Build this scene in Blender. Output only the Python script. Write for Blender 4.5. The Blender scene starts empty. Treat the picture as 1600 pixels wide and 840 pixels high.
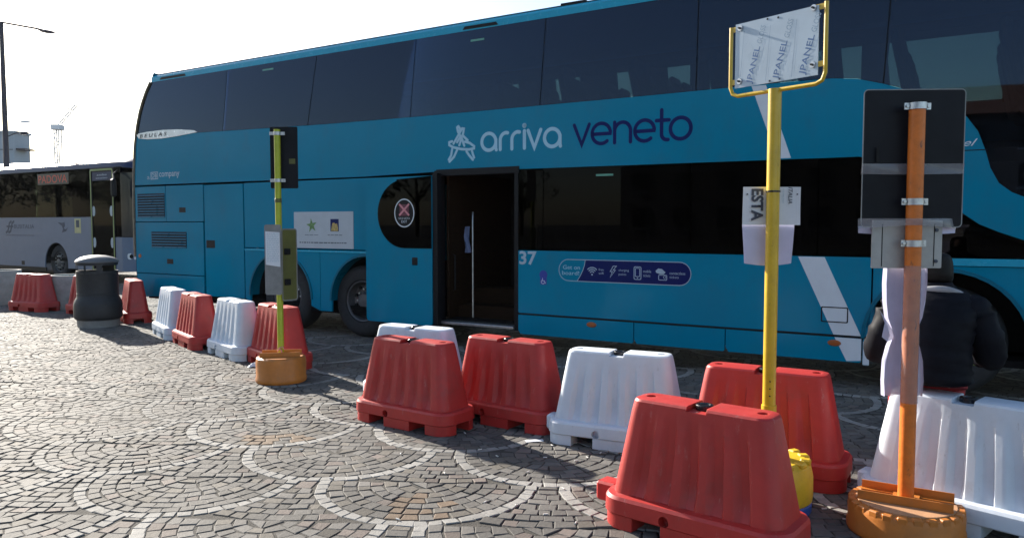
import bpy, bmesh, math, random
import numpy as np
from mathutils import Vector, Matrix
from mathutils.geometry import tessellate_polygon

R = math.radians
random.seed(7)
SC = bpy.context.scene
COL = SC.collection

# ---------------------------------------------------------------- camera
cam_d = bpy.data.cameras.new('camera')
cam = bpy.data.objects.new('camera', cam_d)
COL.objects.link(cam)
cam.location = (0, 0, 1.55)
cam.rotation_euler = (R(90 - 3.338), 0, 0)
cam_d.sensor_width = 36
cam_d.lens = 27.0
cam_d.clip_start = 0.05
cam_d.clip_end = 3000
SC.camera = cam

# ---------------------------------------------------------------- sky, sun, exposure
SUN_AZ = -41.5      # compass style: 0 = +Y, negative = to the left
SUN_EL = 24.0
world = bpy.data.worlds.new('World')
SC.world = world
world.use_nodes = True
wn = world.node_tree
bg = wn.nodes['Background']
sky = wn.nodes.new('ShaderNodeTexSky')
sky.sky_type = 'NISHITA'
sky.sun_disc = False
sky.sun_elevation = R(SUN_EL)
sky.sun_rotation = R(SUN_AZ)
sky.air_density = 1.0
sky.dust_density = 1.0
sky.ozone_density = 1.0
wn.links.new(sky.outputs[0], bg.inputs[0])
bg.inputs[1].default_value = 0.088

sd = bpy.data.lights.new('sun', 'SUN')
sd.energy = 5.0
sd.angle = R(0.55)
sd.color = (1.0, 0.93, 0.82)
sun = bpy.data.objects.new('sun', sd)
COL.objects.link(sun)
_d = Vector((math.sin(R(SUN_AZ)) * math.cos(R(SUN_EL)), math.cos(R(SUN_AZ)) * math.cos(R(SUN_EL)), math.sin(R(SUN_EL))))
sun.rotation_euler = _d.to_track_quat('Z', 'Y').to_euler()
sun.location = (-20, 22, 20)

SC.view_settings.view_transform = 'Standard'
SC.view_settings.look = 'None'
SC.view_settings.gamma = 1
SC.view_settings.use_curve_mapping = False
SC.view_settings.exposure = 1.45
SC.render.engine = 'CYCLES'
SC.cycles.use_denoising = True
SC.cycles.max_bounces = 10
SC.cycles.transparent_max_bounces = 16
SC.cycles.caustics_reflective = False
SC.cycles.caustics_refractive = False
SC.cycles.sample_clamp_indirect = 6

# ---------------------------------------------------------------- helpers
def hx(h):
    h = h.lstrip('#')
    out = []
    for i in (0, 2, 4):
        c = int(h[i:i + 2], 16) / 255
        out.append(c / 12.92 if c <= .04045 else ((c + .055) / 1.055) ** 2.4)
    return tuple(out)

MATS = {}
def mat(name, col, rough=.5, metal=0., var=.12, scale=6., bump=0., bscale=60., coat=0., spec=.5, sss=0., emit=0., alpha=None, rvar=.1, stretch=(1, 1, 1)):
    """Principled surface whose colour and gloss wander with noise."""
    m = bpy.data.materials.new(name)
    m.use_nodes = True
    t = m.node_tree
    b = t.nodes['Principled BSDF']
    tc = t.nodes.new('ShaderNodeTexCoord')
    mp = t.nodes.new('ShaderNodeMapping')
    mp.inputs['Scale'].default_value = stretch
    t.links.new(tc.outputs['Object'], mp.inputs[0])
    n = t.nodes.new('ShaderNodeTexNoise')
    n.inputs['Scale'].default_value = scale
    n.inputs['Detail'].default_value = 6
    n.inputs['Roughness'].default_value = .65
    t.links.new(mp.outputs[0], n.inputs['Vector'])
    r = t.nodes.new('ShaderNodeValToRGB')
    r.color_ramp.elements[0].position = .3
    r.color_ramp.elements[1].position = .72
    lo = tuple(c * (1 - var) for c in col[:3]) + (1,)
    hi = tuple(min(1, c * (1 + var)) for c in col[:3]) + (1,)
    r.color_ramp.elements[0].color = lo
    r.color_ramp.elements[1].color = hi
    t.links.new(n.outputs[0], r.inputs[0])
    t.links.new(r.outputs[0], b.inputs['Base Color'])
    mr = t.nodes.new('ShaderNodeMapRange')
    mr.inputs['To Min'].default_value = max(0, rough - rvar)
    mr.inputs['To Max'].default_value = min(1, rough + rvar)
    n2 = t.nodes.new('ShaderNodeTexNoise')
    n2.inputs['Scale'].default_value = scale * 3.1
    n2.inputs['Detail'].default_value = 4
    t.links.new(mp.outputs[0], n2.inputs['Vector'])
    t.links.new(n2.outputs[0], mr.inputs[0])
    t.links.new(mr.outputs[0], b.inputs['Roughness'])
    b.inputs['Metallic'].default_value = metal
    b.inputs['Specular IOR Level'].default_value = spec
    b.inputs['Coat Weight'].default_value = coat
    b.inputs['Coat Roughness'].default_value = .04
    if sss:
        b.inputs['Subsurface Weight'].default_value = sss
        b.inputs['Subsurface Radius'].default_value = (1, .9, .8)
        b.inputs['Subsurface Scale'].default_value = .06
    if emit:
        b.inputs['Emission Color'].default_value = tuple(col[:3]) + (1,)
        b.inputs['Emission Strength'].default_value = emit
    if alpha is not None:
        b.inputs['Alpha'].default_value = alpha
    if bump:
        n3 = t.nodes.new('ShaderNodeTexNoise')
        n3.inputs['Scale'].default_value = bscale
        n3.inputs['Detail'].default_value = 5
        t.links.new(mp.outputs[0], n3.inputs['Vector'])
        bp = t.nodes.new('ShaderNodeBump')
        bp.inputs['Strength'].default_value = bump
        bp.inputs['Distance'].default_value = .01
        t.links.new(n3.outputs[0], bp.inputs['Height'])
        t.links.new(bp.outputs[0], b.inputs['Normal'])
    MATS[name] = m
    return m

def add_dirt(m, col, lo=.56, hi=.75, scale=7., amount=.6, stretch=(1, 1, 1), scratch=0.):
    '''scuffs and grime patches mixed over the base colour'''
    t = m.node_tree; b = t.nodes['Principled BSDF']
    src = b.inputs['Base Color'].links[0].from_socket
    tc = t.nodes.new('ShaderNodeTexCoord'); oi = t.nodes.new('ShaderNodeObjectInfo')
    ad = t.nodes.new('ShaderNodeVectorMath'); ad.operation = 'ADD'
    mp = t.nodes.new('ShaderNodeMapping'); mp.inputs['Scale'].default_value = stretch
    sc_ = t.nodes.new('ShaderNodeVectorMath'); sc_.operation = 'SCALE'; sc_.inputs[0].default_value = (37, 91, 53)
    t.links.new(oi.outputs['Random'], sc_.inputs['Scale'])
    t.links.new(tc.outputs['Object'], ad.inputs[0]); t.links.new(sc_.outputs[0], ad.inputs[1])
    t.links.new(ad.outputs[0], mp.inputs[0])
    n = t.nodes.new('ShaderNodeTexNoise'); n.inputs['Scale'].default_value = scale; n.inputs['Detail'].default_value = 9; n.inputs['Roughness'].default_value = .72
    t.links.new(mp.outputs[0], n.inputs['Vector'])
    mr = t.nodes.new('ShaderNodeMapRange'); mr.inputs['From Min'].default_value = lo; mr.inputs['From Max'].default_value = hi; mr.inputs['To Max'].default_value = amount
    t.links.new(n.outputs[0], mr.inputs[0])
    mx = t.nodes.new('ShaderNodeMix'); mx.data_type = 'RGBA'
    t.links.new(mr.outputs[0], mx.inputs[0]); t.links.new(src, mx.inputs[6]); mx.inputs[7].default_value = tuple(col) + (1,)
    t.links.new(mx.outputs[2], b.inputs['Base Color'])

def glass_mat(name, tint, gloss=(1, 1, 1), ior=1.5, rough=.0, boost=1.0):
    """tinted pane: coloured see-through plus mirror reflection that follows Fresnel"""
    m = bpy.data.materials.new(name)
    m.use_nodes = True
    t = m.node_tree
    for x in list(t.nodes):
        if x.type != 'OUTPUT_MATERIAL':
            t.nodes.remove(x)
    out = [x for x in t.nodes if x.type == 'OUTPUT_MATERIAL'][0]
    tr = t.nodes.new('ShaderNodeBsdfTransparent')
    tr.inputs[0].default_value = tuple(tint) + (1,)
    gl = t.nodes.new('ShaderNodeBsdfGlossy')
    gl.inputs['Color'].default_value = tuple(gloss) + (1,)
    tc = t.nodes.new('ShaderNodeTexCoord')
    nz = t.nodes.new('ShaderNodeTexNoise')
    nz.inputs['Scale'].default_value = 3
    t.links.new(tc.outputs['Object'], nz.inputs['Vector'])
    mr = t.nodes.new('ShaderNodeMapRange')
    mr.inputs['To Min'].default_value = rough
    mr.inputs['To Max'].default_value = rough + .03
    t.links.new(nz.outputs[0], mr.inputs[0])
    t.links.new(mr.outputs[0], gl.inputs['Roughness'])
    fr = t.nodes.new('ShaderNodeFresnel')
    fr.inputs[0].default_value = ior
    mx = t.nodes.new('ShaderNodeMixShader')
    t.links.new(fr.outputs[0], mx.inputs[0])
    t.links.new(tr.outputs[0], mx.inputs[1])
    t.links.new(gl.outputs[0], mx.inputs[2])
    t.links.new(mx.outputs[0], out.inputs[0])
    MATS[name] = m
    return m

def tag(o, label=None, cat=None, group=None, kind=None):
    if label: o['label'] = label
    if cat: o['category'] = cat
    if group: o['group'] = group
    if kind: o['kind'] = kind
    return o

def empty(name, loc=(0, 0, 0), rz=0., label=None, cat=None, group=None):
    o = bpy.data.objects.new(name, None)
    o.empty_display_size = .1
    o.location = loc
    o.rotation_euler = (0, 0, rz)
    COL.objects.link(o)
    return tag(o, label, cat, group)

def link_mesh(name, me, m=None, parent=None, smooth=True, angle=32):
    if m is not None:
        ms = m if isinstance(m, (list, tuple)) else [m]
        for x in ms:
            me.materials.append(x if not isinstance(x, str) else MATS[x])
    if smooth and len(me.polygons):
        me.polygons.foreach_set('use_smooth', [True] * len(me.polygons))
        me.set_sharp_from_angle(angle=R(angle))
    o = bpy.data.objects.new(name, me)
    COL.objects.link(o)
    if parent is not None:
        o.parent = parent
    return o

class MB:
    """collects shapes and links them as one mesh object"""
    def __init__(s):
        s.v, s.f = [], []
    def add(s, vs, fs):
        k = len(s.v)
        s.v += [tuple(v) for v in vs]
        s.f += [tuple(i + k for i in f) for f in fs]
        return s
    def xform(s, M, start=0):
        s.v[start:] = [tuple(M @ Vector(v)) for v in s.v[start:]]
        return s
    def box(s, x0, x1, y0, y1, z0, z1, bev=0.):
        if bev <= 0:
            vs = [(x, y, z) for x in (x0, x1) for y in (y0, y1) for z in (z0, z1)]
            return s.add(vs, [(0, 1, 3, 2), (4, 6, 7, 5), (0, 4, 5, 1), (2, 3, 7, 6), (0, 2, 6, 4), (1, 5, 7, 3)])
        bm = bmesh.new()
        bmesh.ops.create_cube(bm, size=1)
        for v in bm.verts:
            v.co = Vector(((x0 + x1) / 2 + v.co.x * (x1 - x0), (y0 + y1) / 2 + v.co.y * (y1 - y0), (z0 + z1) / 2 + v.co.z * (z1 - z0)))
        bmesh.ops.bevel(bm, geom=bm.edges[:], offset=min(bev, .49 * min(abs(x1 - x0), abs(y1 - y0), abs(z1 - z0))), segments=1, profile=.5, affect='EDGES')
        bm.verts.index_update()
        s.add([v.co[:] for v in bm.verts], [[v.index for v in f.verts] for f in bm.faces])
        bm.free()
        return s
    def prism(s, poly, y0, y1, holes=(), axis='y'):
        """polygon in (x, z) pushed from y0 to y1 (axis 'y'), or in (x, y) from z0 to z1 (axis 'z')"""
        loops = [list(poly)] + [list(h) for h in holes]
        flat = [p for l in loops for p in l]
        tris = tessellate_polygon([[Vector((p[0], p[1], 0)) for p in l] for l in loops])
        n = len(flat)
        if axis == 'y':
            vs = [(p[0], y0, p[1]) for p in flat] + [(p[0], y1, p[1]) for p in flat]
        else:
            vs = [(p[0], p[1], y0) for p in flat] + [(p[0], p[1], y1) for p in flat]
        def area(t):
            a, b, c = (flat[i] for i in t)
            return (b[0] - a[0]) * (c[1] - a[1]) - (c[0] - a[0]) * (b[1] - a[1])
        fs = []
        for t in tris:
            t = tuple(t) if area(t) > 0 else tuple(reversed(t))
            if axis == 'y':
                fs.append(t); fs.append(tuple(i + n for i in reversed(t)))
            else:
                fs.append(tuple(reversed(t))); fs.append(tuple(i + n for i in t))
        k = 0
        for li, l in enumerate(loops):
            a = sum(l[i][0] * l[(i + 1) % len(l)][1] - l[(i + 1) % len(l)][0] * l[i][1] for i in range(len(l)))
            ccw = (a > 0) == (li == 0)
            for i in range(len(l)):
                p, q = k + i, k + (i + 1) % len(l)
                f = (p, q, q + n, p + n)
                if (axis == 'y') == ccw:
                    f = tuple(reversed(f))
                fs.append(f)
            k += len(l)
        return s.add(vs, fs)
    def tube(s, pts, r, n=10, caps=True, closed=False):
        pts = [Vector(p) for p in pts]
        rs = r if isinstance(r, (list, tuple)) else [r] * len(pts)
        rings = []
        up = None
        N = len(pts)
        for i, p in enumerate(pts):
            if closed:
                d = pts[(i + 1) % N] - pts[i - 1]
            else:
                d = (pts[min(i + 1, N - 1)] - pts[max(i - 1, 0)])
            d.normalize()
            if up is None:
                up = Vector((0, 0, 1)) if abs(d.z) < .9 else Vector((1, 0, 0))
            x = d.cross(up)
            if x.length < 1e-6:
                x = d.orthogonal()
            x.normalize()
            up = x.cross(d).normalized()
            rings.append([p + (x * math.cos(2 * math.pi * j / n) + up * math.sin(2 * math.pi * j / n)) * rs[i] for j in range(n)])
        vs = [q for ring in rings for q in ring]
        fs = []
        for i in range(N if closed else N - 1):
            a, b = i * n, ((i + 1) % N) * n
            for j in range(n):
                fs.append((a + j, a + (j + 1) % n, b + (j + 1) % n, b + j))
        if caps and not closed:
            fs.append(tuple(range(n - 1, -1, -1)))
            fs.append(tuple((N - 1) * n + j for j in range(n)))
        return s.add(vs, fs)
    def lathe(s, prof, n=32, c=(0, 0, 0), axis='z', a0=0., a1=2 * math.pi):
        full = abs(a1 - a0 - 2 * math.pi) < 1e-6
        m = n if full else n + 1
        vs = []
        for r, z in prof:
            for j in range(m):
                a = a0 + (a1 - a0) * j / n
                if axis == 'z':
                    vs.append((c[0] + r * math.cos(a), c[1] + r * math.sin(a), c[2] + z))
                elif axis == 'y':
                    vs.append((c[0] + r * math.cos(a), c[1] + z, c[2] + r * math.sin(a)))
                else:
                    vs.append((c[0] + z, c[1] + r * math.cos(a), c[2] + r * math.sin(a)))
        fs = []
        for i in range(len(prof) - 1):
            for j in range(n):
                p, q = i * m + j, i * m + (j + 1) % m
                f = (p, q, q + m, p + m)
                if axis == 'y':
                    f = tuple(reversed(f))
                fs.append(f)
        return s.add(vs, fs)
    def quad(s, a, b, c, d):
        return s.add([a, b, c, d], [(0, 1, 2, 3)])
    def mesh(s, name, clean=True):
        me = bpy.data.meshes.new(name)
        me.from_pydata(s.v, [], s.f)
        me.validate()
        if clean:
            bm = bmesh.new(); bm.from_mesh(me)
            bmesh.ops.remove_doubles(bm, verts=bm.verts[:], dist=1e-5)
            bmesh.ops.recalc_face_normals(bm, faces=bm.faces[:])
            bm.to_mesh(me); bm.free()
        return me
    def build(s, name, m=None, parent=None, clean=True, angle=32, loc=None):
        o = link_mesh(name, s.mesh(name, clean), m, parent, angle=angle)
        if loc is not None:
            o.location = loc
        return o

def copy_thing(o, parent=None):
    c = o.copy(); COL.objects.link(c)
    if parent is not None:
        c.parent = parent
    for ch in list(o.children):
        copy_thing(ch, c)
    return c

def text_mesh(txt, x0, x1, z0, z1, y, italic=0., bold=0., depth=.0, extrude=.0012, keep=False, align='L', rot=0.):
    """flat lettering in the x/z plane fitted into a box; returns a mesh"""
    cu = bpy.data.curves.new('t', 'FONT')
    cu.body = txt
    cu.resolution_u = 3
    cu.shear = italic
    cu.extrude = 0
    cu.offset = bold
    o = bpy.data.objects.new('t', cu)
    COL.objects.link(o)
    dg = bpy.context.evaluated_depsgraph_get()
    me = bpy.data.meshes.new_from_object(o.evaluated_get(dg))
    bpy.data.objects.remove(o); bpy.data.curves.remove(cu)
    co = np.empty(len(me.vertices) * 3); me.vertices.foreach_get('co', co); co = co.reshape(-1, 3)
    a, b = co.min(0), co.max(0)
    sx, sz = (x1 - x0) / max(b[0] - a[0], 1e-6), (z1 - z0) / max(b[1] - a[1], 1e-6)
    if keep:
        sx = sz = min(sx, sz)
    out = np.zeros_like(co)
    out[:, 0] = x0 + (co[:, 0] - a[0]) * sx
    out[:, 2] = z0 + (co[:, 1] - a[1]) * sz
    out[:, 1] = y
    me.vertices.foreach_set('co', out.ravel())
    me.materials.clear()
    return me

def text(name, txt, m, parent, *a, **k):
    me = text_mesh(txt, *a, **k)
    me.name = name
    return link_mesh(name, me, m, parent, smooth=False)

def circ(cx, cz, r, a0=0, a1=360, n=24, ry=None):
    ry = r if ry is None else ry
    return [(cx + r * math.cos(R(a0 + (a1 - a0) * i / n)), cz + ry * math.sin(R(a0 + (a1 - a0) * i / n))) for i in range(n + (0 if abs(a1 - a0) >= 360 else 1))]

def rrect(x0, x1, y0, y1, r, n=5):
    p = []
    for cx, cy, a in ((x1 - r, y0 + r, -90), (x1 - r, y1 - r, 0), (x0 + r, y1 - r, 90), (x0 + r, y0 + r, 180)):
        for i in range(n + 1):
            t = R(a + 90 * i / n)
            p.append((cx + r * math.cos(t), cy + r * math.sin(t)))
    return p

def ribbon(mb, pts, w, y, closed=False, round_ends=True):
    """flat stroke of even width in the x/z plane at depth y (one mitred strip)"""
    P = [Vector((p[0], p[1])) for p in pts]
    N = len(P)
    Lp, Rp = [], []
    for i in range(N):
        a = P[i - 1] if (i > 0 or closed) else P[i]
        b = P[(i + 1) % N] if (i < N - 1 or closed) else P[i]
        d1 = (P[i] - a); d2 = (b - P[i])
        if d1.length < 1e-9: d1 = d2
        if d2.length < 1e-9: d2 = d1
        n1 = Vector((-d1.y, d1.x)).normalized(); n2 = Vector((-d2.y, d2.x)).normalized()
        m = (n1 + n2)
        if m.length < 1e-6: m = n1
        m.normalize()
        k = w / 2 / max(.45, m.dot(n1))
        Lp.append(P[i] + m * k); Rp.append(P[i] - m * k)
    vs = [(p.x, y, p.y) for p in Lp] + [(p.x, y, p.y) for p in Rp]
    fs = []
    for i in range(N if closed else N - 1):
        j = (i + 1) % N
        fs.append((i, i + N, j + N, j))
    mb.add(vs, fs)
    if round_ends and not closed:
        for p, q in ((P[0], P[1]), (P[-1], P[-2])):
            d = (p - q).normalized()
            a = math.atan2(d.y, d.x)
            arc = [(p.x + w / 2 * math.cos(a + R(t)), y, p.y + w / 2 * math.sin(a + R(t))) for t in range(-90, 91, 30)]
            mb.add(arc, [tuple(range(len(arc)))])
    return mb

# ---------------------------------------------------------------- materials
mat('teal_paint', (0.0, .205, .335), rough=.16, var=.07, scale=.8, rvar=.05, spec=.12, bump=.05, bscale=1.6)
mat('teal_paint_dark', (0.0, .12, .19), rough=.3, var=.08, scale=2, spec=.16)
mat('teal_light', (.01, .32, .48), rough=.25, var=.05, spec=.3)  # lighter trim teal, raised to hold the cant rail's sky reflection
mat('black_trim', (.008, .008, .010), rough=.5, var=.2, spec=.2)
mat('cavity_black', (.008, .008, .008), rough=.9, var=.2)
mat('rubber', (.022, .022, .023), rough=.8, var=.3, scale=9, bump=.15)
mat('rim_metal', (.10, .10, .105), rough=.45, metal=.3, var=.25, scale=14)
mat('steel', (.5, .51, .52), rough=.35, metal=.9, var=.2, scale=18)
mat('decal_white', (.62, .66, .7), rough=.4, var=.05)
mat('decal_pale', (.36, .46, .54), rough=.4, var=.08)
mat('decal_navy', (.004, .012, .10), rough=.4, var=.1, spec=.15)
mat('decal_lightblue', (.33, .56, .68), rough=.4, var=.05)
mat('notice_white', (.42, .46, .5), rough=.5, var=.06)
mat('print_dark', (.05, .06, .09), rough=.6, var=.2)
mat('print_green', (.12, .24, .08), rough=.5, var=.5, scale=40)
mat('print_gold', (.45, .32, .1), rough=.5, var=.5, scale=60)
mat('print_pink', (.6, .22, .25), rough=.5)
mat('print_maroon', (.12, .02, .04), rough=.5)
mat('sticker_blue', (.02, .04, .3), rough=.4)
mat('label_green', (.10, .30, .22), rough=.4)
mat('curtain', (.014, .018, .03), rough=.95, var=.4, stretch=(30, 1, 1), scale=2)
mat('seat_cloth', (.02, .025, .04), rough=.9, var=.3, scale=20)
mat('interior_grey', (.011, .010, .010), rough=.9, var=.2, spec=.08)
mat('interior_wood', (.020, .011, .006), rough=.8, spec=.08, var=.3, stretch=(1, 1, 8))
mat('cloth_blue', (.16, .2, .34), rough=.9)
mat('amber', (.35, .09, .02), rough=.3)
mat('badge_silver', (.62, .62, .63), rough=.25, metal=.4, var=.1)
mat('brown_gasket', (.16, .14, .1), rough=.7, var=.3, scale=12)
glass_mat('deck_glass', (.30, .34, .37), gloss=(.44, .57, .86), ior=1.55)
glass_mat('saloon_glass', (.06, .065, .07), gloss=(.6, .62, .7), ior=1.22)
glass_mat('coach_glass', (.06, .065, .07), gloss=(.22, .23, .26), ior=1.22)
glass_mat('door_glass', (.62, .78, .70), gloss=(.25, .27, .28), ior=1.3)
mat('dusty_orange', (.42, .22, .11), rough=.7, var=.2, scale=10, bump=.1)
mat('film_text', (.20, .30, .42), rough=.5)
glass_mat('clear_glass', (.50, .62, .56), gloss=(.9, .9, .9), ior=1.45)
mat('red_plastic', (.40, .022, .018), rough=.52, var=.14, scale=5, bump=.06, bscale=25, sss=.12, rvar=.1)
mat('white_plastic', (.58, .63, .70), rough=.52, var=.06, scale=5, bump=.06, bscale=25, sss=.25, rvar=.1)  # white, with the bluish cast of shade mixed into the base colour
mat('black_cap', (.012, .012, .014), rough=.28, var=.2)
mat('reflector', (.75, .72, .72), rough=.2)
mat('yellow_paint', (.58, .37, .012), rough=.4, var=.14, scale=9, bump=.05, coat=.2)
mat('lime_paint', (.36, .40, .02), rough=.45, var=.16, scale=9, bump=.05)
mat('orange_paint', (.62, .15, .012), rough=.5, var=.2, scale=12, bump=.08)
mat('orange_plastic', (.46, .15, .02), rough=.5, var=.18, scale=7, bump=.08)
mat('yellow_plastic', (.60, .40, .02), rough=.45, var=.15, scale=9, bump=.08)
mat('blue_plastic', (.02, .10, .38), rough=.45)
mat('plate_dark', (.009, .010, .014), rough=.5, var=.25, scale=5, spec=.15)
mat('plate_grey', (.22, .22, .22), rough=.5, var=.2, scale=8, metal=.2)
mat('plate_olive', (.10, .10, .02), rough=.5, var=.2)
mat('paper', (.66, .68, .72), rough=.7, var=.06, bump=.15, bscale=12)
mat('plastic_sheet', (.50, .50, .66), alpha=.8, rough=.35, var=.08, bump=.25, bscale=9, scale=7)
mat('film_blue', (.42, .50, .58), rough=.3, var=.08, scale=5)
mat('print_blue', (.05, .13, .3), rough=.5)
mat('box_grey', (.36, .35, .335), rough=.45, var=.15, scale=9)
mat('galvanised', (.45, .46, .48), rough=.38, metal=.8, var=.2, scale=30)
mat('tape_clear', (.36, .36, .39), rough=.18, alpha=.3, var=.15, scale=14)
mat('bin_dark', (.018, .019, .022), rough=.62, var=.25, scale=8, bump=.1)
mat('bin_lid', (.13, .13, .135), rough=.5, var=.15, scale=8)
mat('concrete', (.26, .25, .24), rough=.9, var=.22, scale=7, bump=.4, bscale=45)
mat('soil', (.16, .12, .05), rough=.95, var=.5, scale=30, bump=.5)
mat('silver_paint', (.15, .18, .245), rough=.4, var=.06, scale=2, spec=.3)
mat('dark_blue_paint', (.02, .03, .075), rough=.4, var=.06, spec=.2)
mat('blue_white_paint', (.35, .38, .55), rough=.35, var=.06, coat=.3)
mat('led_red', (.5, .05, .02), rough=.5, emit=.02)
mat('led_panel', (.01, .008, .008), rough=.4)
mat('lime_trim', (.22, .28, .08), rough=.4)
mat('yellow_sticker', (.5, .45, .22), rough=.5)
mat('facade_grey', (.36, .40, .44), rough=.85, var=.05, scale=.5)
mat('facade_pale', (.16, .15, .14), rough=.85, var=.1, scale=.6)
mat('roof_tile', (.20, .09, .05), rough=.85, var=.2, scale=4)
mat('dark_window', (.02, .025, .03), rough=.1)
mat('crane_steel', (.6, .62, .66), rough=.5, var=.05)  # glare and haze over the distant crane are put into this pale colour
mat('lamp_steel', (.06, .05, .06), rough=.5, metal=.3, var=.15)
mat('bark', (.06, .045, .03), rough=.95, var=.3)
mat('leaf', (.035, .06, .02), rough=.7, var=.4, scale=2)
mat('jacket', (.006, .0065, .010), rough=.62, var=.3, scale=9, bump=.3, bscale=14, spec=.09)
mat('collar_white', (.26, .26, .28), rough=.7)
mat('trousers_red', (.28, .015, .02), rough=.8, var=.2)
mat('skin', (.42, .25, .18), rough=.55, var=.08, sss=.1)
mat('hair', (.006, .005, .005), rough=.6, var=.3, scale=30, spec=.2)
mat('shoe', (.04, .04, .045), rough=.6)
mat('wrist_green', (.25, .5, .05), rough=.5)
mat('joint_soil', (.034, .030, .025), rough=.98, var=.4, scale=14, bump=.6, bscale=80)
mat('butt_white', (.62, .6, .56), rough=.8)

add_dirt(MATS['red_plastic'], (.10, .05, .045), .55, .8, 5, .5)
add_dirt(MATS['red_plastic'], (.45, .20, .18), .60, .70, 26, .45, (1, 1, .35))
add_dirt(MATS['white_plastic'], (.30, .28, .26), .55, .82, 4, .45)
add_dirt(MATS['white_plastic'], (.25, .24, .24), .62, .72, 24, .5, (1, 1, .3))
add_dirt(MATS['orange_paint'], (.10, .05, .03), .60, .68, 30, .8, (1, 1, .35))
add_dirt(MATS['orange_plastic'], (.22, .12, .06), .52, .75, 9, .5)
add_dirt(MATS['yellow_paint'], (.14, .09, .03), .63, .70, 30, .7, (1, 1, .4))
add_dirt(MATS['yellow_plastic'], (.2, .14, .05), .58, .75, 14, .5)
add_dirt(MATS['lime_paint'], (.12, .12, .05), .62, .72, 26, .6, (1, 1, .4))
add_dirt(MATS['teal_paint'], (.05, .13, .17), .52, .85, 2.2, .45, (1, 1, .5))

def stone_material():
    m = bpy.data.materials.new('cobble_stone'); m.use_nodes = True
    t = m.node_tree; b = t.nodes['Principled BSDF']
    at = t.nodes.new('ShaderNodeAttribute'); at.attribute_name = 'stone'
    tc = t.nodes.new('ShaderNodeTexCoord')
    n = t.nodes.new('ShaderNodeTexNoise'); n.inputs['Scale'].default_value = 38; n.inputs['Detail'].default_value = 8; n.inputs['Roughness'].default_value = .7
    t.links.new(tc.outputs['Object'], n.inputs['Vector'])
    mr = t.nodes.new('ShaderNodeMapRange'); mr.inputs['From Min'].default_value = .25; mr.inputs['From Max'].default_value = .75
    mr.inputs['To Min'].default_value = .8; mr.inputs['To Max'].default_value = 1.18
    t.links.new(n.outputs[0], mr.inputs[0])
    n4 = t.nodes.new('ShaderNodeTexNoise'); n4.inputs['Scale'].default_value = 1.1; n4.inputs['Detail'].default_value = 5
    t.links.new(tc.outputs['Object'], n4.inputs['Vector'])
    mr4 = t.nodes.new('ShaderNodeMapRange'); mr4.inputs['From Min'].default_value = .3; mr4.inputs['From Max'].default_value = .7
    mr4.inputs['To Min'].default_value = .74; mr4.inputs['To Max'].default_value = 1.14
    t.links.new(n4.outputs[0], mr4.inputs[0])
    mu = t.nodes.new('ShaderNodeMath'); mu.operation = 'MULTIPLY'
    t.links.new(mr.outputs[0], mu.inputs[0]); t.links.new(mr4.outputs[0], mu.inputs[1])
    mx = t.nodes.new('ShaderNodeVectorMath'); mx.operation = 'SCALE'
    t.links.new(at.outputs['Color'], mx.inputs[0]); t.links.new(mu.outputs[0], mx.inputs['Scale'])
    t.links.new(mx.outputs[0], b.inputs['Base Color'])
    b.inputs['Roughness'].default_value = .78
    b.inputs['Specular IOR Level'].default_value = .2
    n2 = t.nodes.new('ShaderNodeTexNoise'); n2.inputs['Scale'].default_value = 55; n2.inputs['Detail'].default_value = 6
    t.links.new(tc.outputs['Object'], n2.inputs['Vector'])
    bp = t.nodes.new('ShaderNodeBump'); bp.inputs['Strength'].default_value = .3; bp.inputs['Distance'].default_value = .008
    t.links.new(n2.outputs[0], bp.inputs['Height']); t.links.new(bp.outputs[0], b.inputs['Normal'])
    MATS['cobble_stone'] = m
stone_material()

def far_paving_material():
    m = bpy.data.materials.new('far_paving'); m.use_nodes = True
    t = m.node_tree; b = t.nodes['Principled BSDF']
    tc = t.nodes.new('ShaderNodeTexCoord')
    v = t.nodes.new('ShaderNodeTexVoronoi'); v.inputs['Scale'].default_value = 9; v.feature = 'F1'
    v2 = t.nodes.new('ShaderNodeTexVoronoi'); v2.inputs['Scale'].default_value = 9; v2.feature = 'DISTANCE_TO_EDGE'
    t.links.new(tc.outputs['Object'], v.inputs['Vector']); t.links.new(tc.outputs['Object'], v2.inputs['Vector'])
    r = t.nodes.new('ShaderNodeValToRGB')
    r.color_ramp.elements[0].color = (.08, .077, .073, 1); r.color_ramp.elements[1].color = (.125, .12, .113, 1)
    t.links.new(v.outputs['Color'], r.inputs[0])
    e = t.nodes.new('ShaderNodeMapRange'); e.inputs['From Min'].default_value = .02; e.inputs['From Max'].default_value = .09
    t.links.new(v2.outputs['Distance'], e.inputs[0])
    mx = t.nodes.new('ShaderNodeMix'); mx.data_type = 'RGBA'; mx.inputs[6].default_value = (.045, .04, .033, 1)
    t.links.new(e.outputs[0], mx.inputs[0]); t.links.new(r.outputs[0], mx.inputs[7])
    t.links.new(mx.outputs[2], b.inputs['Base Color'])
    b.inputs['Roughness'].default_value = .85; b.inputs['Specular IOR Level'].default_value = .2
    bp = t.nodes.new('ShaderNodeBump'); bp.inputs['Strength'].default_value = .6; bp.inputs['Distance'].default_value = .02
    t.links.new(e.outputs[0], bp.inputs['Height']); t.links.new(bp.outputs[0], b.inputs['Normal'])
    MATS['far_paving'] = m
far_paving_material()

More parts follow.
